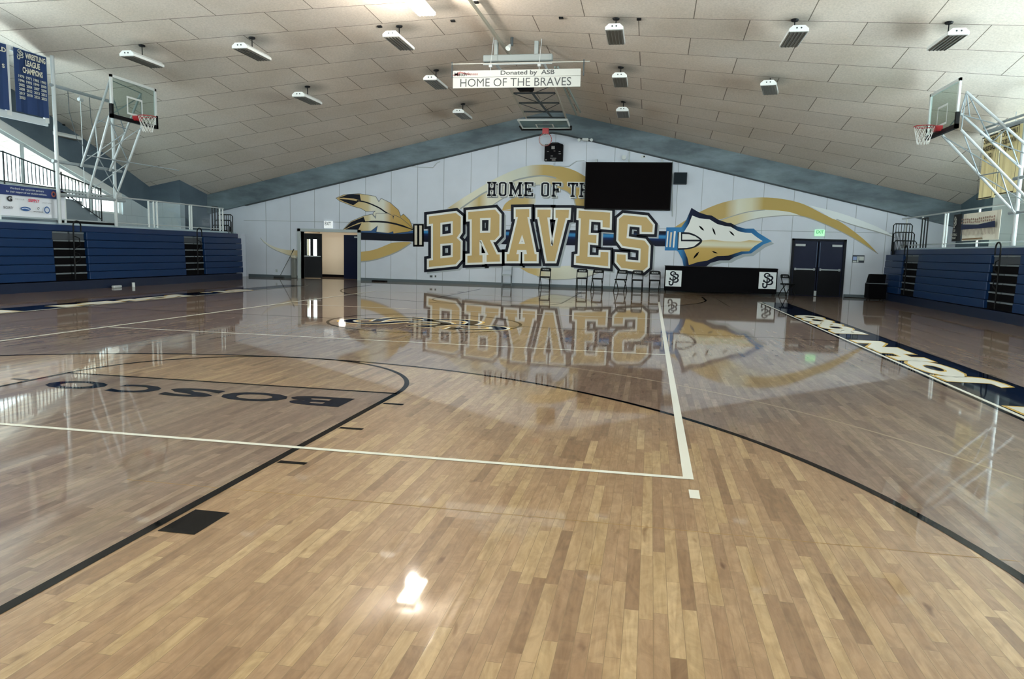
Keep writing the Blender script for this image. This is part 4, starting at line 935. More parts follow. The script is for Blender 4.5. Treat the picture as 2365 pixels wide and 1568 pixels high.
# balcony railings
def railing(s, X, posts, zd, zt, label, y0, y1, panel=None):
    t = thing('balcony_railing', (X, (y0 + y1) / 2, zd), label, 'railing')
    b = MB(); b.tube([(X, y0, zt), (X, y1, zt)], .025, 8); b.build('top_rail', M_steel, t)
    b = MB(); b.tube([(X, y0, zd + .12), (X, y1, zd + .12)], .018, 6); b.build('bottom_rail', M_steel, t)
    for y in posts: b = MB(); b.tube([(X, y, zd), (X, y, zt)], .03, 8); b.build('post', M_white, t)
    if panel:
        for ya, yb in panel: b = MB(); b.box((X - .004, ya + .06, zd + .16), (X + .004, yb - .06, zt - .05)); b.build('clear_panel', glass_panel, t)
    return t
glass_panel = glass_mat('clear_plastic', (.93, .95, .96), .06)
railing(-1, -12.1, (15.3, 17.45, 21.0, 21.25, 21.42, 23.2, 23.32, 25.1, 25.3), 1.83, 2.74, 'white pipe railing on the edge of the left balcony', 13, 25.35, ((21.45, 23.2), (23.35, 25.1)))
railing(1, 13.15, (19.7, 21.9, 24.15, 24.35, 26.3, 27.9), 1.85, 2.93, 'white pipe railing on the edge of the right balcony', 15, 28.4)
# tall black rails beside the right end
b = thing('bleacher_side_rail', (12.98, 25.6, 1.85), 'tall black rail frame standing on the right balcony beside the railing', 'rail')
for yy in (25.3, 25.55, 25.8): m = MB(); m.tube([(12.98, yy, 1.85), (12.98, yy, 2.82)], .022, 6); m.build('upright', M_black, b)
m = MB(); m.tube([(12.98, 25.3, 2.82), (12.98, 25.8, 2.82)], .022, 6); m.build('top_bar', M_black, b)
b = thing('bleacher_side_rail', (-12.62, 25.6, 1.83), 'tall black rail frame at the far end of the left balcony railing', 'rail')
for yy in (25.42, 25.6, 25.8): m = MB(); m.tube([(-12.62, yy, 1.83), (-12.62, yy, 2.8)], .03, 6); m.build('upright', M_black, b)
m = MB(); m.tube([(-12.62, 25.42, 2.8), (-12.62, 25.8, 2.8)], .03, 6); m.build('top_bar', M_black, b)

# stair with sloping baluster rail on the left balcony
st = thing('balcony_stair', (-13.6, 19.2, 1.83), 'short grey stair with black baluster rail in front of the left windows', 'stairs')
for i in range(4):
    b = MB(); b.box((-14.1, 20.4 - .32 * (i + 1), 1.83), (-13.25, 20.4 - .32 * i, 1.83 + .19 * (i + 1))); b.build('step', mat('stair_grey', '7b868e', .6), st)
b = MB(); b.box((-14.1, 14.5, 1.83), (-13.25, 20.4 - 1.28, 2.62)); b.build('landing', mat('stair_grey', '7b868e'), st)
b = MB(); b.bbox((-13.24, 18.4, 1.84), (-13.0, 20.6, 1.96), .01); b.build('base_board', M_black, st)
top = [(-13.2, 15.0, 3.75), (-13.2, 16.6, 3.72), (-13.2, 20.2, 3.02)]; low = [(-13.2, 15.0, 2.95), (-13.2, 18.5, 2.9)]
b = MB(); b.tube(top, .022, 6); b.build('top_rail', M_dark, st)
b = MB(); b.tube(low, .018, 6); b.tube([(-13.2, 18.5, 2.9), (-13.2, 20.2, 2.06)], .018, 6); b.build('bottom_rail', M_dark, st)
k = 15.1
while k < 20.2:
    zt_ = 3.75 if k < 16.6 else 3.72 - (k - 16.6) / 3.6 * .7; zb_ = 2.95 if k < 18.5 else 2.9 - (k - 18.5) / 1.7 * .84
    b = MB(); b.tube([(-13.2, k, zb_), (-13.2, k, zt_)], .014, 5); b.build('baluster', M_dark, st); k += .135
for k, zt_ in ((16.6, 3.75), (18.6, 3.4), (20.2, 3.06)): b = MB(); b.tube([(-13.2, k, 1.83 if k > 18 else 2.6), (-13.2, k, zt_)], .022, 6); b.build('newel_post', M_black, st)

# ------------------------------------------------------------------ banners
def fx(X): return lambda u, v, d=0.: (X + d, u, v)
def banner(name, X, y0, y1, zt0, zb0, slope, m, label, cat, face):
    b = MB(); n = 8
    # gentle folds
    vs = []; fs = []
    for i in range(n + 1):
        y = y0 + (y1 - y0) * i / n; dx = .02 * math.sin(i * 1.7)
        vs += [(X + dx, y, zt0), (X + dx * 1.5, y, zb0)]
    for i in range(n): fs.append((2 * i, 2 * i + 1, 2 * i + 3, 2 * i + 2))
    b.add(vs, fs); o = b.build(name, m, None)
    sm = o.modifiers.new('cloth thickness', 'SOLIDIFY'); sm.thickness = .006
    return tag(o, label, cat)
M_bnavy = mat('banner_navy', '14305c', .8); M_blet = mat('banner_silver', 'b6b9b0', .8); M_bgold = mat('banner_pale_gold', 'cfcdbd', .8)
Xb = -11.9
bf = thing('banner_rack', (Xb, 15.6, 4.5), 'white frame under the ceiling holding the two navy banners', 'frame')
b = MB(); b.box((Xb - .12, 12.5, 6.12), (Xb - .07, 16.85, 6.24)); b.build('top_rail', M_white, bf)
b = MB(); b.box((Xb - .12, 12.5, 4.42), (Xb - .07, 16.85, 4.6)); b.build('bottom_rail', mat('frame_grey', 'b9c2c6', .5), bf)  # bottom rail slightly greyer than the rest of the frame
for y in (12.5, 15.62, 16.82): b = MB(); b.box((Xb - .13, y - .07, 4.5), (Xb - .065, y + .07, 6.24)); b.build('stile', M_white, bf)
o = banner('wrestling_banner', Xb, 15.76, 16.78, 6.2, 4.62, 0, M_bnavy, 'navy wrestling league champions banner at upper left', 'banner', 1)
fb = lambda u, v: (Xb + .04, 15.78 + (u) * 1.0, 4.62 + v * 1.58)
m = MB()
text(m, 'WRESTLING', fb, .3, .875, .95, .965, .03); text(m, 'LEAGUE', fb, .3, .755, .76, .85, .03); text(m, 'CHAMPIONS', fb, .2, .635, .84, .73, .03); m.build('heading', M_bgold, o)
m = MB(); monogram(m, lambda u, v: fb(.0 + u * .28, .83 + v * .15), .11); m.build('monogram', M_blet, o)
m = MB(); yrs = [['1970', '1971', '1982', '1983'], ['1994', '1995', '1999', '2000'], ['2002', '2004', '2007', '2008'], ['2009', '2012', '2013', '2015'], ['2017', '2018', '2021', '2022'], ['2023']]
for r_, l in enumerate(yrs):
    for c_, t_ in enumerate(l): text(m, t_, fb, .06 + c_ * .235, .545 - r_ * .067, .24 + c_ * .235, .59 - r_ * .067, .03)
m.build('years', M_blet, o)
o = banner('navy_banner', Xb, 14.5, 15.53, 6.2, 4.6, 0, M_bnavy, 'navy banner cut off by the left edge of the photo', 'banner', 1)
m = MB(); text(m, 'LD', lambda u, v: (Xb + .04, u, v), 15.28, 5.99, 15.5, 6.1, .03); text(m, 'S', lambda u, v: (Xb + .04, u, v), 15.36, 5.6, 15.44, 5.7, .03); m.build('heading', M_bgold, o)

# sponsor banner on the left railing
o = banner('sponsor_banner', -12.04, 13.2, 17.35, 2.74, 1.97, 0, mat('vinyl_white', 'd9dee6', .6), 'white and navy sponsor banner tied to the left balcony railing', 'banner', 1)
fs2 = lambda u, v, d=0.: (-11.985 + d, u, v)
m = MB(); m.add([fs2(13.2, 2.5), fs2(17.15, 2.5), fs2(17.3, 2.745), fs2(13.2, 2.745)], [(0, 1, 2, 3)]); m.build('header_strip', mat('vinyl_navy', '1c3168', .6), o)
m = MB(); text(m, 'We thank our corporate partners', lambda u, v: fs2(u, v, .004), 15.52, 2.63, 16.6, 2.7, .01); text(m, 'for their support of our student-athletes.', lambda u, v: fs2(u, v, .004), 15.4, 2.545, 16.7, 2.61, .01); m.build('header_lettering', M_white, o)
m = MB(); ribbon(m, arc(16.93, 2.62, .06, 0, 360, 16)[:-1], .04, lambda u, v: fs2(u, v, .004), True); m.build('crest', mat('crest_red', 'b56a5c'), o)
m = MB(); text(m, 'G', fs2, 15.42, 2.33, 15.58, 2.47, .05); text(m, 'SECURITY', fs2, 15.3, 2.14, 15.6, 2.2, .01); text(m, 'SPONSOR', fs2, 16.23, 2.1, 16.55, 2.13, .01)
ribbon(m, arc(16.4, 2.2, .03, 0, 300, 12), .015, fs2); m.build('dark_logos', mat('logo_black', '23252b'), o)
m = MB(); ribbon(m, [(15.0, 2.34), (15.2, 2.46)], .05, fs2); ribbon(m, [(15.0, 2.46), (15.2, 2.34)], .05, fs2); ribbon(m, [(15.1, 2.3), (15.1, 2.5)], .05, fs2); text(m, 'THE CLUB', fs2, 15.66, 2.39, 15.95, 2.42, .0); text(m, 'COMMUNITY PARTNER', fs2, 16.52, 2.35, 16.85, 2.38, .0); m.build('grey_logos', mat('logo_grey', '7d828c'), o)
m = MB(); text(m, 'SUPPLY', fs2, 16.08, 2.36, 16.45, 2.44, .04); m.build('red_logo', mat('logo_red', 'cf4360'), o)
m = MB(); m.add([fs2(15.98 + .16 * math.cos(q), 2.17 + .055 * math.sin(q), .003) for q in [i * math.pi / 12 for i in range(24)]], [tuple(range(24))]); ribbon(m, arc(16.68, 2.18, .08, 0, 360, 24)[:-1], .03, lambda u, v: fs2(u, v, .003), True); m.build('blue_logos', mat('logo_blue', '2f5a94'), o)
m = MB(); ribbon(m, [(15.85, 2.165), (15.95, 2.185), (16.1, 2.165)], .018, lambda u, v: fs2(u, v, .006)); text(m, '9', lambda u, v: fs2(u, v, .004), 16.65, 2.15, 16.71, 2.21, .02); m.build('pale_logo_detail', mat('logo_pale', 'd0d8ec'), o)
# black gathered end
b = MB(); b.tube([(-12.0, 17.1, 2.72), (-11.98, 17.35, 2.66), (-12.0, 17.5, 2.55)], [.03, .05, .02], 8); b.build('gathered_corner', M_black, o)

# yellow banners at right
Xy = 13.35
M_yel = mat('banner_yellow', 'f0e2ad', .8); M_yk = mat('banner_black_letter', '3a3427', .8)
for j, (qs, rows_, lab) in enumerate([([(2276, 318), (2312, 305), (2293, 455), (2256, 463)], ['CHAMPIONS', 'BASKETBALL', '90 20'], 'yellow championship banner nearest to the far wall at right'),
                                     ([(2318, 300), (2361, 285), (2346, 443), (2298, 452)], ['CIF DIVISION II', 'CROSS COUNTRY', '77 90'], 'yellow championship banner partly behind the right goal frame')]):
    P = [at_x(q, Xy) for q in qs]; y_a = (P[0].y + P[3].y) / 2; y_b = (P[1].y + P[2].y) / 2; zt_, zb_ = (P[0].z + P[1].z) / 2, (P[2].z + P[3].z) / 2
    o = banner('championship_banner', Xy, y_a, y_b, zt_, zb_, 0, M_yel, lab, 'banner', -1)
    fn = lambda u, v, y_a=y_a, y_b=y_b, zt_=zt_, zb_=zb_: (Xy - .05, y_a + (y_b - y_a) * u, zb_ + (zt_ - zb_) * v)
    m = MB()
    for i, t_ in enumerate(rows_): text(m, t_, fn, .12 if i < 2 else .25, .88 - i * .12, .9 if i < 2 else .7, .96 - i * .12, .04)
    m.build('lettering', M_yk, o)
    m = MB(); ribbon(m, [(.02, .01), (.98, .01), (.98, .99), (.02, .99)], .02, fn, True); m.build('border', M_yk, o)
# rail that carries them
b = MB(); Xp_ = Xy + .08; b.tube([(Xp_, 18.5, 4.98), (Xp_, 22.4, 4.98)], .03, 8)
for y in (19, 21, 22.2): b.tube([(Xp_, y, 4.98), (Xp_, y, roof(Xp_, y) - .01)], .01, 5)
tag(b.build('banner_pole', M_steel), 'pale pipe carrying the yellow banners at right', 'pole')

# team photo poster on the right railing
o = banner('team_photo_banner', 13.05, 20.35, 22.75, 2.8, 2.03, 0, mat('photo_sand', 'e6e2d2', .7), 'wide team photo banner on the right balcony railing', 'banner', -1)
fp = lambda u, v, d=0.: (12.995 + d, 22.75 - u * 2.4, 2.03 + v * .77)
m = MB(); m.add([fp(.03, .42, -.002), fp(.95, .42, -.002), fp(.93, .64, -.002), (fp(.5, .56, -.002)), fp(.03, .62, -.002)], [(0, 1, 2, 3, 4)]); m.build('jersey_rows', mat('photo_navy', '1e2a4c', .7), o)
m = MB()
random.seed(3)
for i in range(34):
    u = .05 + .88 * (i % 17) / 16.5; v = .66 + .1 * (i // 17) + random.uniform(-.02, .02) + .05 * abs(u - .5)
    m.add([fp(u + .018 * math.cos(q), v + .04 * math.sin(q), -.004) for q in [k_ * math.pi / 4 for k_ in range(8)]], [tuple(range(8))])
m.build('faces', mat('photo_skin', '9c8072', .7), o)
m = MB()
for i in range(26): u = .05 + .88 * i / 25; m.add([fp(u, .2 + .05 * math.sin(i), -.003), fp(u + .012, .2, -.003), fp(u + .012, .42, -.003), fp(u, .42, -.003)], [(0, 1, 2, 3)])
m.build('legs_rows', mat('photo_pants', 'b5a494', .7), o)
m = MB(); m.add([fp(.1, .03, -.003), fp(.65, .05, -.003), fp(.65, .09, -.003), fp(.1, .08, -.003)], [(0, 1, 2, 3)]); m.build('caption_strip', mat('photo_brown', '8a6c4a', .7), o)
o = banner('black_side_banner', 13.05, 22.8, 23.45, 2.82, 2.03, 0, mat('vinyl_black', '14191f', .6), 'narrow black banner with white monogram left of the team photo', 'banner', -1)
fq = lambda u, v: (12.99, 23.43 - u * .6, 2.05 + v * .75)
m = MB(); monogram(m, lambda u, v: fq(.3 + u * .45, .5 + v * .42), .12); text(m, '20', fq, .4, .34, .62, .44, .02); text(m, 'FOOTBALL', fq, .12, .18, .9, .28, .03); text(m, 'TEAM', fq, .3, .06, .75, .14, .03); m.build('lettering', M_blet, o)

# ------------------------------------------------------------------ basketball goals
def rim_net(parent, c, ax, down, r=.228, netlen=.42, hang=(0, 0, -1)):
    """c: rim centre, ax: two unit vectors spanning the rim plane"""
    a, b_ = (Vector(v) for v in ax)
    m = MB(); m.tube([Vector(c) + a * r * math.cos(q) + b_ * r * math.sin(q) for q in [i * 2 * math.pi / 28 for i in range(28)]], .012, 6, closed=True); o = m.build('rim', M_red, parent)
    m = MB(); dv = Vector(hang) * netlen
    for i in range(12):
        for s in (1, -1):
            pts = []
            for k in range(5):
                t = k / 4; q = (i + s * t * 2) * math.pi / 6; rr = r * (1 - .45 * t)
                pts.append(Vector(c) + a * rr * math.cos(q) + b_ * rr * math.sin(q) + dv * t)
            m.tube(pts, .0045, 3)
    m.build('net', M_net, o)
    return o
def side_goal(s, Xb_, yc, zb, label, Xp, posts, arms, rails, braces):
    t = thing('basketball_goal', (Xp, yc, 1.85), label, 'basketball goal')
    w, h = 1.80, 1.03
    y0, y1 = yc - w / 2, yc + w / 2
    b = MB(); e = .035
    for (ya, za, yb, zb_) in ((y0, zb, y1, zb), (y0, zb + h, y1, zb + h), (y0, zb, y0, zb + h), (y1, zb, y1, zb + h)): b.box((Xb_ - .025, min(ya, yb) - e, min(za, zb_) - e), (Xb_ + .025, max(ya, yb) + e, max(za, zb_) + e))
    bd = b.build('backboard_frame', M_white, t)
    b = MB(); b.box((Xb_ - .006, y0, zb), (Xb_ + .006, y1, zb + h)); b.build('glass', M_bglass, bd)
    f = -s * .014
    b = MB(); ribbon(b, [(yc - .3, zb + .16), (yc + .3, zb + .16), (yc + .3, zb + .6), (yc - .3, zb + .6)], .05, lambda u, v: (Xb_ + f, u, v), True); b.build('target_square', M_white, bd)
    b = MB(); b.box((Xb_ - .04, y0 - .06, zb - .07), (Xb_ + .04, y1 + .06, zb + .03)); b.box((Xb_ - .04, y0 - .06, zb - .07), (Xb_ + .04, y0 + .02, zb + .3)); b.box((Xb_ - .04, y1 - .02, zb - .07), (Xb_ + .04, y1 + .06, zb + .3)); b.build('edge_padding', M_black, bd)
    rc = (Xb_ - s * (.16 + .228), yc, zb + .12)
    b = MB(); b.box((Xb_ - s * .01, yc - .11, zb + .0), (Xb_ - s * .16, yc + .11, zb + .13)); b.build('rim_bracket', M_red, bd)
    rim_net(t, rc, ((1, 0, 0), (0, 1, 0)), 1)
    for y, z0_, z1_ in posts: b = MB(); b.tube([(Xp, y, z0_), (Xp, y, z1_)], .05, 10); b.build('post', M_steel, t)
    for pts, r in rails: b = MB(); b.tube(pts, r, 8); b.build('cross_rail', mat('rail_grey', '8f999e', .4), t)
    for pts in arms: b = MB(); b.tube(pts, .032, 8); b.build('support_arm', M_steel, t)
    for pts in braces: b = MB(); b.tube(pts, .014, 6); b.build('brace', mat('rail_grey', '8f999e'), t)
    return t
# left goal
Xb_, Xp = -10.25, -11.8
yc = 18.05; zb = 4.76; bx = Xb_ - .12
UpT = [Vector((bx, yc - .78, zb + .95)), Vector((bx, yc + .45, zb + .85))]; LoT = [Vector((bx, yc - .85, zb + .0)), Vector((bx, yc + .45, zb - .05))]
UpP = [Vector((Xp + .08, 17.68, 3.45)), Vector((Xp + .08, 18.8, 3.45))]; LoP = [Vector((Xp + .08, 17.88, 2.62)), Vector((Xp + .08, 19.0, 2.66))]
arms = [[UpP[0], UpT[0]], [UpP[1], UpT[1]], [LoP[0], LoT[0]], [LoP[1], LoT[1]]]
mix = lambda a, b_, t: a + (b_ - a) * t
br_ = [[mix(LoP[0], LoT[0], .08), mix(LoP[1], LoT[1], .5)], [mix(LoP[1], LoT[1], .08), mix(LoP[0], LoT[0], .5)], [mix(LoP[0], LoT[0], .5), mix(LoP[1], LoT[1], .97)], [mix(LoP[1], LoT[1], .5), mix(LoP[0], LoT[0], .97)],
       [mix(UpP[0], UpT[0], .05), mix(UpP[1], UpT[1], .5)], [mix(UpP[0], UpT[0], .5), mix(UpP[1], UpT[1], .95)], [mix(UpP[1], UpT[1], .5), mix(UpP[0], UpT[0], .95)],
       [mix(UpP[0], UpT[0], .55), mix(UpP[1], UpT[1], .55)], [mix(LoP[0], LoT[0], .5), mix(LoP[1], LoT[1], .5)], [mix(LoP[0], LoT[0], .5), mix(UpP[0], UpT[0], .5)], [UpT[0], UpT[1]], [UpT[0], LoT[0]], [UpT[1], LoT[1]],
       [mix(LoP[0], LoT[0], .5) - Vector((0, .4, 0)), mix(LoP[1], LoT[1], .5) + Vector((.6, 1.5, -.05))]]
side_goal(-1, Xb_, yc, zb, 'left glass basketball goal folded up on its pipe frame above the left bleachers', Xp, [(16.9, 1.83, roof(Xp, 16.9)), (19.1, 1.83, 5.6)], arms,
          [([(Xp, 16.8, 5.5), (Xp, 19.2, 5.5)], .045), ([(Xp, 16.75, 3.5), (Xp, 19.4, 3.5)], .045), ([(Xp, 16.9, 2.62), (Xp, 19.5, 2.62)], .045)], br_)
# pull cords
for q, y, lab in (((172, 245), 17.45, 'hanging pull rope looped below the left goal rail, nearer the post'), ):
    b = MB(); b.tube([(Xp, 17.4, 5.45), (Xp, 17.42, 4.9), (Xp + .05, 17.6, 4.2), (Xp + .1, 17.95, 3.9), (Xp + .1, 18.3, 4.05), (Xp, 18.22, 4.9), (Xp, 18.2, 5.45)], .01, 5); tag(b.build('pull_rope', M_dark), lab, 'rope')
b = MB(); b.tube([(Xp - .02, 17.85, 5.42), (Xp, 17.85, 5.2), (Xp, 17.87, 2.7)], .01, 5); b.tube([(Xp, 17.78, 5.32), (Xp, 17.92, 5.32)], .05, 8); tag(b.build('pulley_rope', M_steel), 'straight pull cord with white pulley beside the left backboard', 'rope')
# right goal
Xb_, Xp = 11.0, 12.95
yc = 19.05; zb = 4.56; bx = Xb_ + .12
a1, a2 = at_x((2232, 212), bx), at_x((2218, 262), bx); a3, a4 = at_x((2220, 300), bx), at_x((2176, 312), bx)
p2 = at_x((2357, 387), Xp - .15); p4 = at_x((2345, 493), Xp - .1)
d_ = Vector((0, -1.12, 0))
arms = [[a1, Vector((p2.x, a1.y - .2, p2.z + .0))], [a2, p2], [a4, p4], [a3, Vector((p4.x, a3.y - .1, p4.z))]]
arms = [[a1, p2 + d_], [a2, p2], [a4, p4], [a3, p4 + d_]]
br_ = []
for A_, B_ in ((arms[0], arms[1]), (arms[3], arms[2])):
    br_ += [[mix(A_[0], A_[1], .02), mix(B_[0], B_[1], .5)], [mix(B_[0], B_[1], .02), mix(A_[0], A_[1], .5)], [mix(A_[0], A_[1], .5), mix(B_[0], B_[1], .97)], [mix(B_[0], B_[1], .5), mix(A_[0], A_[1], .97)], [mix(A_[0], A_[1], .52), mix(B_[0], B_[1], .52)]]
br_ += [[a1, a2], [a1, a3], [a2, a4], [a1, mix(a1, a4, .5) + Vector((.35, 0, -.05))]]
r1, r2 = at_x((2268, 309), 12.0), at_x((2372, 277), 12.0)
side_goal(1, Xb_, yc, zb, 'right glass basketball goal with red rim folded up on its pipe frame', Xp, [(19.3, 1.85, roof(Xp, 19.3)), (17.1, 1.85, roof(Xp, 17.1))], arms,
          [([(Xp, 16.9, 3.5), (Xp, 19.6, 3.5)], .045), ([(Xp, 16.9, 2.66), (Xp, 19.65, 2.66)], .045), ([r1, Vector((12.0, r2.y - .8, r2.z))], .05), ([r1 + Vector((.0, -.1, .12)), Vector((12.0, r2.y - .8, r2.z + .12))], .03)], br_)

# far goal, folded up under the ridge
t = thing('basketball_goal', (.4, 18.8, 6.8), 'far basketball goal folded up flat under the roof ridge', 'basketball goal')
Yt = 18.75
for x in (-.05, 1.02): b = MB(); b.box((x - .05, Yt - .05, 6.42), (x + .05, Yt + .05, roof(x, Yt))); b.build('hanger', mat('beam_pale', '868d8d'), t)
b = MB(); pl, prr = at_y((1117, 137), Yt), at_y((1276, 135), Yt); b.bbox((pl.x, Yt - .09, 6.33), (prr.x, Yt + .09, 6.5), .02); b.build('main_beam', mat('beam_pale', '868d8d', .6), t)
b = MB(); b.tube([(pl.x, Yt - .02, 6.28), (prr.x, Yt - .02, 6.28)], .03, 8); b.build('torque_tube', M_steel, t)
bY0, bY1 = 25.25, 26.3; bz0, bz1 = 5.98, 5.86; bx0, bx1 = -.62, 1.12
def bq(u, v, d=0): return Vector((bx0 + (bx1 - bx0) * u, bY0 + (bY1 - bY0) * v, bz0 + (bz1 - bz0) * v + d))
fr = MB()
for a_, c_ in ((bq(0, 0), bq(1, 0)), (bq(1, 0), bq(1, 1)), (bq(1, 1), bq(0, 1)), (bq(0, 1), bq(0, 0))): fr.tube([a_, c_], .035, 4)
bd = fr.build('backboard_frame', M_white, t)
b = MB(); b.prism([bq(0, 0), bq(1, 0), bq(1, 1), bq(0, 1)], (0, 0, .012)); b.build('glass', M_bglass, bd)
b = MB(); b.tube([bq(-.03, .72, -.02), bq(-.03, 1.03, -.02), bq(1.03, 1.03, -.02), bq(1.03, .72, -.02)], .05, 4); b.build('edge_padding', M_black, bd)
b = MB(); ribbon(b, [(.33, .45), (.67, .45), (.67, .86), (.33, .86)], .03, lambda u, v: bq(u, v, -.02), True); b.build('target_square', M_white, bd)
b = MB(); c_ = bq(.5, .95, -.05); b.box((c_.x - .11, c_.y - .16, c_.z - .18), (c_.x + .11, c_.y - .02, c_.z + .02)); b.build('rim_bracket', M_red, bd)
rim_net(t, (c_.x, c_.y - .12, c_.z - .38), ((1, 0, 0), (0, 0, 1)), 1, hang=(0, -.9, -.25), netlen=.38)
Fa = [Vector((-.1, 20.3, 6.22)), Vector((1.22, 20.3, 6.22))]; Fb = [Vector((-.35, bY0 + .2, 6.08)), Vector((1.05, bY0 + .3, 6.08))]
for a_, c_ in zip(Fa, Fb): b = MB(); b.tube([a_, c_], .035, 8); b.build('mast_tube', mat('mast_tan', 'a39b8c', .5), t)
for a_, x in zip(Fa, (-.1, 1.18)): b = MB(); b.tube([(x, Yt + .1, 6.35), (x, 20.0, 6.3), a_], .04, 8); b.build('mast_tube', M_steel, t)
for u in (.12, .3, .55, .8, .98): b = MB(); b.tube([mix(Fa[0], Fb[0], u), mix(Fa[1], Fb[1], u)], .028, 6); b.build('cross_tube', M_dark, t)
for u, v_ in ((.12, .3), (.3, .55), (.55, .8)):
    b = MB(); m_ = mix(mix(Fa[0], Fb[0], v_), mix(Fa[1], Fb[1], v_), .5); b.tube([mix(Fa[0], Fb[0], u), m_, mix(Fa[1], Fb[1], u)], .012, 5); b.build('brace', M_dark, t)
b = MB(); b.tube([(.45, 20.8, 6.15), (.5, 22.5, 6.1), (.55, bY0 + .3, 6.1)], .035, 6); b.build('center_stem', M_dark, t)
for dx in (0, .18): b = MB(); b.tube([(1.3 + dx * .5, 20.3, 6.55), (1.35 + dx, 26.2 - dx * 3, 6.3)], .03, 8); b.build('back_brace', mat('brace_grey', '8d9893', .5), t)
b = MB(); b.bbox((.25, 20.15, 5.93), (.7, 20.55, 6.22), .04); b.build('winch_motor', M_blackm, t)
# sign hanging before it
Ys = 18.2
sA, sB = at_y((1046, 204), Ys), at_y((1343, 155), Ys)
zA0, zA1 = at_y((1046, 203), Ys).z, at_y((1046, 180), Ys).z; zt1 = at_y((1047, 167), Ys).z
x0, x1 = at_y((1046, 190), Ys).x, at_y((1341, 175), Ys).x
hs = thing('hanging_sign', ((x0 + x1) / 2, Ys, 5.5), 'long white sign reading home of the braves hung from the ridge', 'sign')
zb0, zb1 = at_y((1190, 202), Ys).z, at_y((1190, 177), Ys).z; zt2 = at_y((1190, 161), Ys).z
b = MB(); b.box((x0, Ys, zb0), (x1, Ys + .03, zb1 - .004)); lo = b.build('lower_panel', mat('sign_panel', 'a9aca8', .5), hs)
b = MB(); b.box((x0, Ys, zb1 + .004), (x1, Ys + .03, zt2)); up = b.build('upper_panel', mat('sign_panel', 'd5d8d4'), hs)
fl = lambda u, v: (x0 + u * (x1 - x0), Ys - .004, zb0 + v * (zb1 - zb0)); fu = lambda u, v: (x0 + u * (x1 - x0), Ys - .004, zb1 + v * (zt2 - zb1))
m = MB(); text(m, 'HOME OF THE BRAVES', fl, .06, .12, .93, .88, 0); m.build('lettering', mat('sign_letter', '33383a'), lo)
m = MB(); text(m, 'Donated by  ASB', fu, .38, .08, .8, .92, .02); text(m, 'Match', fu, .012, .2, .11, .75, .02); m.build('lettering', mat('sign_letter', '33383a'), up)
m = MB(); text(m, 'fitness', fu, .115, .3, .2, .7, .02); ribbon(m, [(.02, .3), (.06, .8), (.12, .4)], .06, fu); m.build('small_logo', mat('sign_red', '8e5a5a'), up)
b = MB(); zr = at_y((1200, 145), Ys).z; b.tube([(x0 - .05, Ys, zr), (x1 + .22, Ys, zr)], .014, 6); b.build('hanging_rod', mat('rod', 'a0a09a', .4), hs)
for x in (x0 - .03, x1 + .07): b = MB(); b.tube([(x, Ys, zr + .05), (x, Ys, zb1)], .018, 6); b.build('rod_bracket', M_dark, hs)
for u in (.3, .68): b = MB(); xx = x0 + u * (x1 - x0); b.tube([(xx, Ys, zr), (xx, Ys, zt2)], .008, 5); b.tube([(xx - .04, Ys, zr - .06), (xx + .04, Ys, zr - .06)], .045, 8); b.tube([(xx, Ys, zr), (xx, Ys + .3, roof(xx, Ys + .3))], .008, 5); b.build('hanger_cable', M_steel, hs)
# ridge pipe
b = MB(); pA, pB = at_roof((1100, 0)), at_roof((1178, 132)); b.tube([(.05, 12.5, 6.78), (.12, pB.y + .2, 6.78)], .05, 10)
for y in (13, 15.5, 17.5): b.tube([(.08, y, 6.78), (.08, y, 6.89)], .01, 5)
tag(b.build('ridge_pipe', mat('pipe_beige', 'a79f8f', .4)), 'long pipe running along the roof ridge toward the camera', 'pipe')
sl = thing('ridge_spotlight', (.42, 18.45, 6.6), 'small white spotlight fixed at the ridge above the far goal beam', 'lamp')
b = MB(); b.tube([(.42, 18.45, 6.86), (.42, 18.45, 6.65)], .04, 8); b.build('mount', M_dark, sl)
b = MB(); b.tube([(.38, 18.45, 6.68), (.34, 18.35, 6.56)], [.03, .07], 10); b.build('lamp_head', M_white, sl)

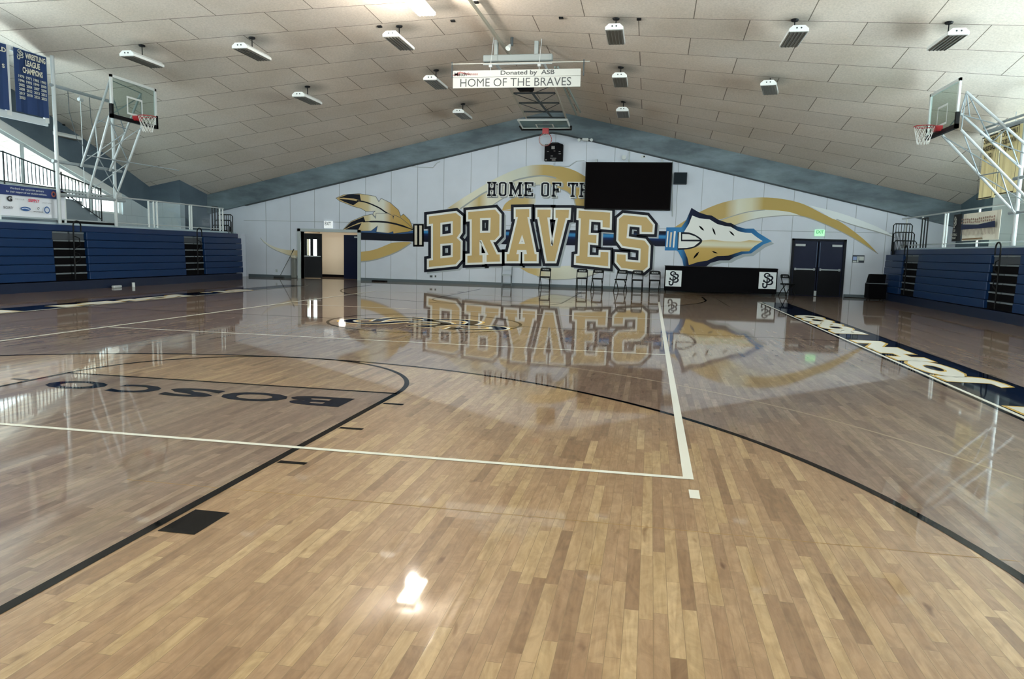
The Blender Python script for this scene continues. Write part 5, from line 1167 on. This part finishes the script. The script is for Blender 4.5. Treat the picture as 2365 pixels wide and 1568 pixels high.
# ------------------------------------------------------------------ ceiling lamps
M_lens = mat('lamp_louvre', '6a6862', .35)
fx0 = thing('ceiling_lamp', (0, 0, 0), FIX[0][1], 'ceiling lamp', 'long ceiling lamps')
b = MB(); b.tube([(0, 0, 0), (0, 0, -.04)], [.09, .07], 14); b.build('canopy', M_black, fx0)
b = MB(); b.tube([(0, 0, -.03), (0, 0, -.3)], .013, 6); b.build('stem', M_black, fx0)
prof = [(-.2, -.42), (-.2, -.36), (-.12, -.29), (.12, -.29), (.2, -.36), (.2, -.42)]
b = MB(); b.prism([(x, -.6, z) for x, z in prof], (0, 1.2, 0)); hs_ = b.build('housing', mat('lamp_white', 'e0e3e2', .4), fx0)
b = MB()
for x in (-.045, .045): b.tube([(x, -.606, -.345), (x, -.598, -.345)], .018, 8)
b.build('end_hole', M_dark, hs_)
b = MB(); b.box((-.18, -.57, -.432), (.18, .57, -.421))
for i in range(5): x = -.15 + i * .075; b.box((x - .004, -.57, -.445), (x + .004, .57, -.43))
b.build('louvre', M_lens, fx0)
for i, ((q, lab), p) in enumerate(zip(FIX, FIXP)):
    o = fx0 if i == 0 else copy_tree(fx0); o.location = (p.x, p.y, p.z + .01); o['label'] = lab
    if i == 11: o.location.z += .1; o.rotation_euler.z = -.2
    slope = -math.atan(.01514 * abs(p.y - YM)) * (1 if p.x > XM else -1)
# the lit lamp just above the picture's top edge
lx, ly = -.86, 14.65
o = copy_tree(fx0); o.name = 'lit_ceiling_lamp'; o.location = (lx, ly, roof(lx, ly) + .01); o['label'] = 'bright lit lamp at the top edge of the photo, left of the ridge pipe'; o['category'] = 'ceiling lamp'
for c_ in o.children:
    if c_.name.startswith('louvre'):
        c_.data = c_.data.copy(); c_.data.materials[0] = mat('lit_lens', 'fff4e2', .4, emit=9)
lamp('lit_lamp_glow', 'POINT', (lx, ly, roof(lx, ly) - .16), 32, (1, .95, .86), size=.06)
lamp('lit_lamp_down', 'POINT', (lx, ly, roof(lx, ly) - .58), 150, (1, .93, .82), size=.12)
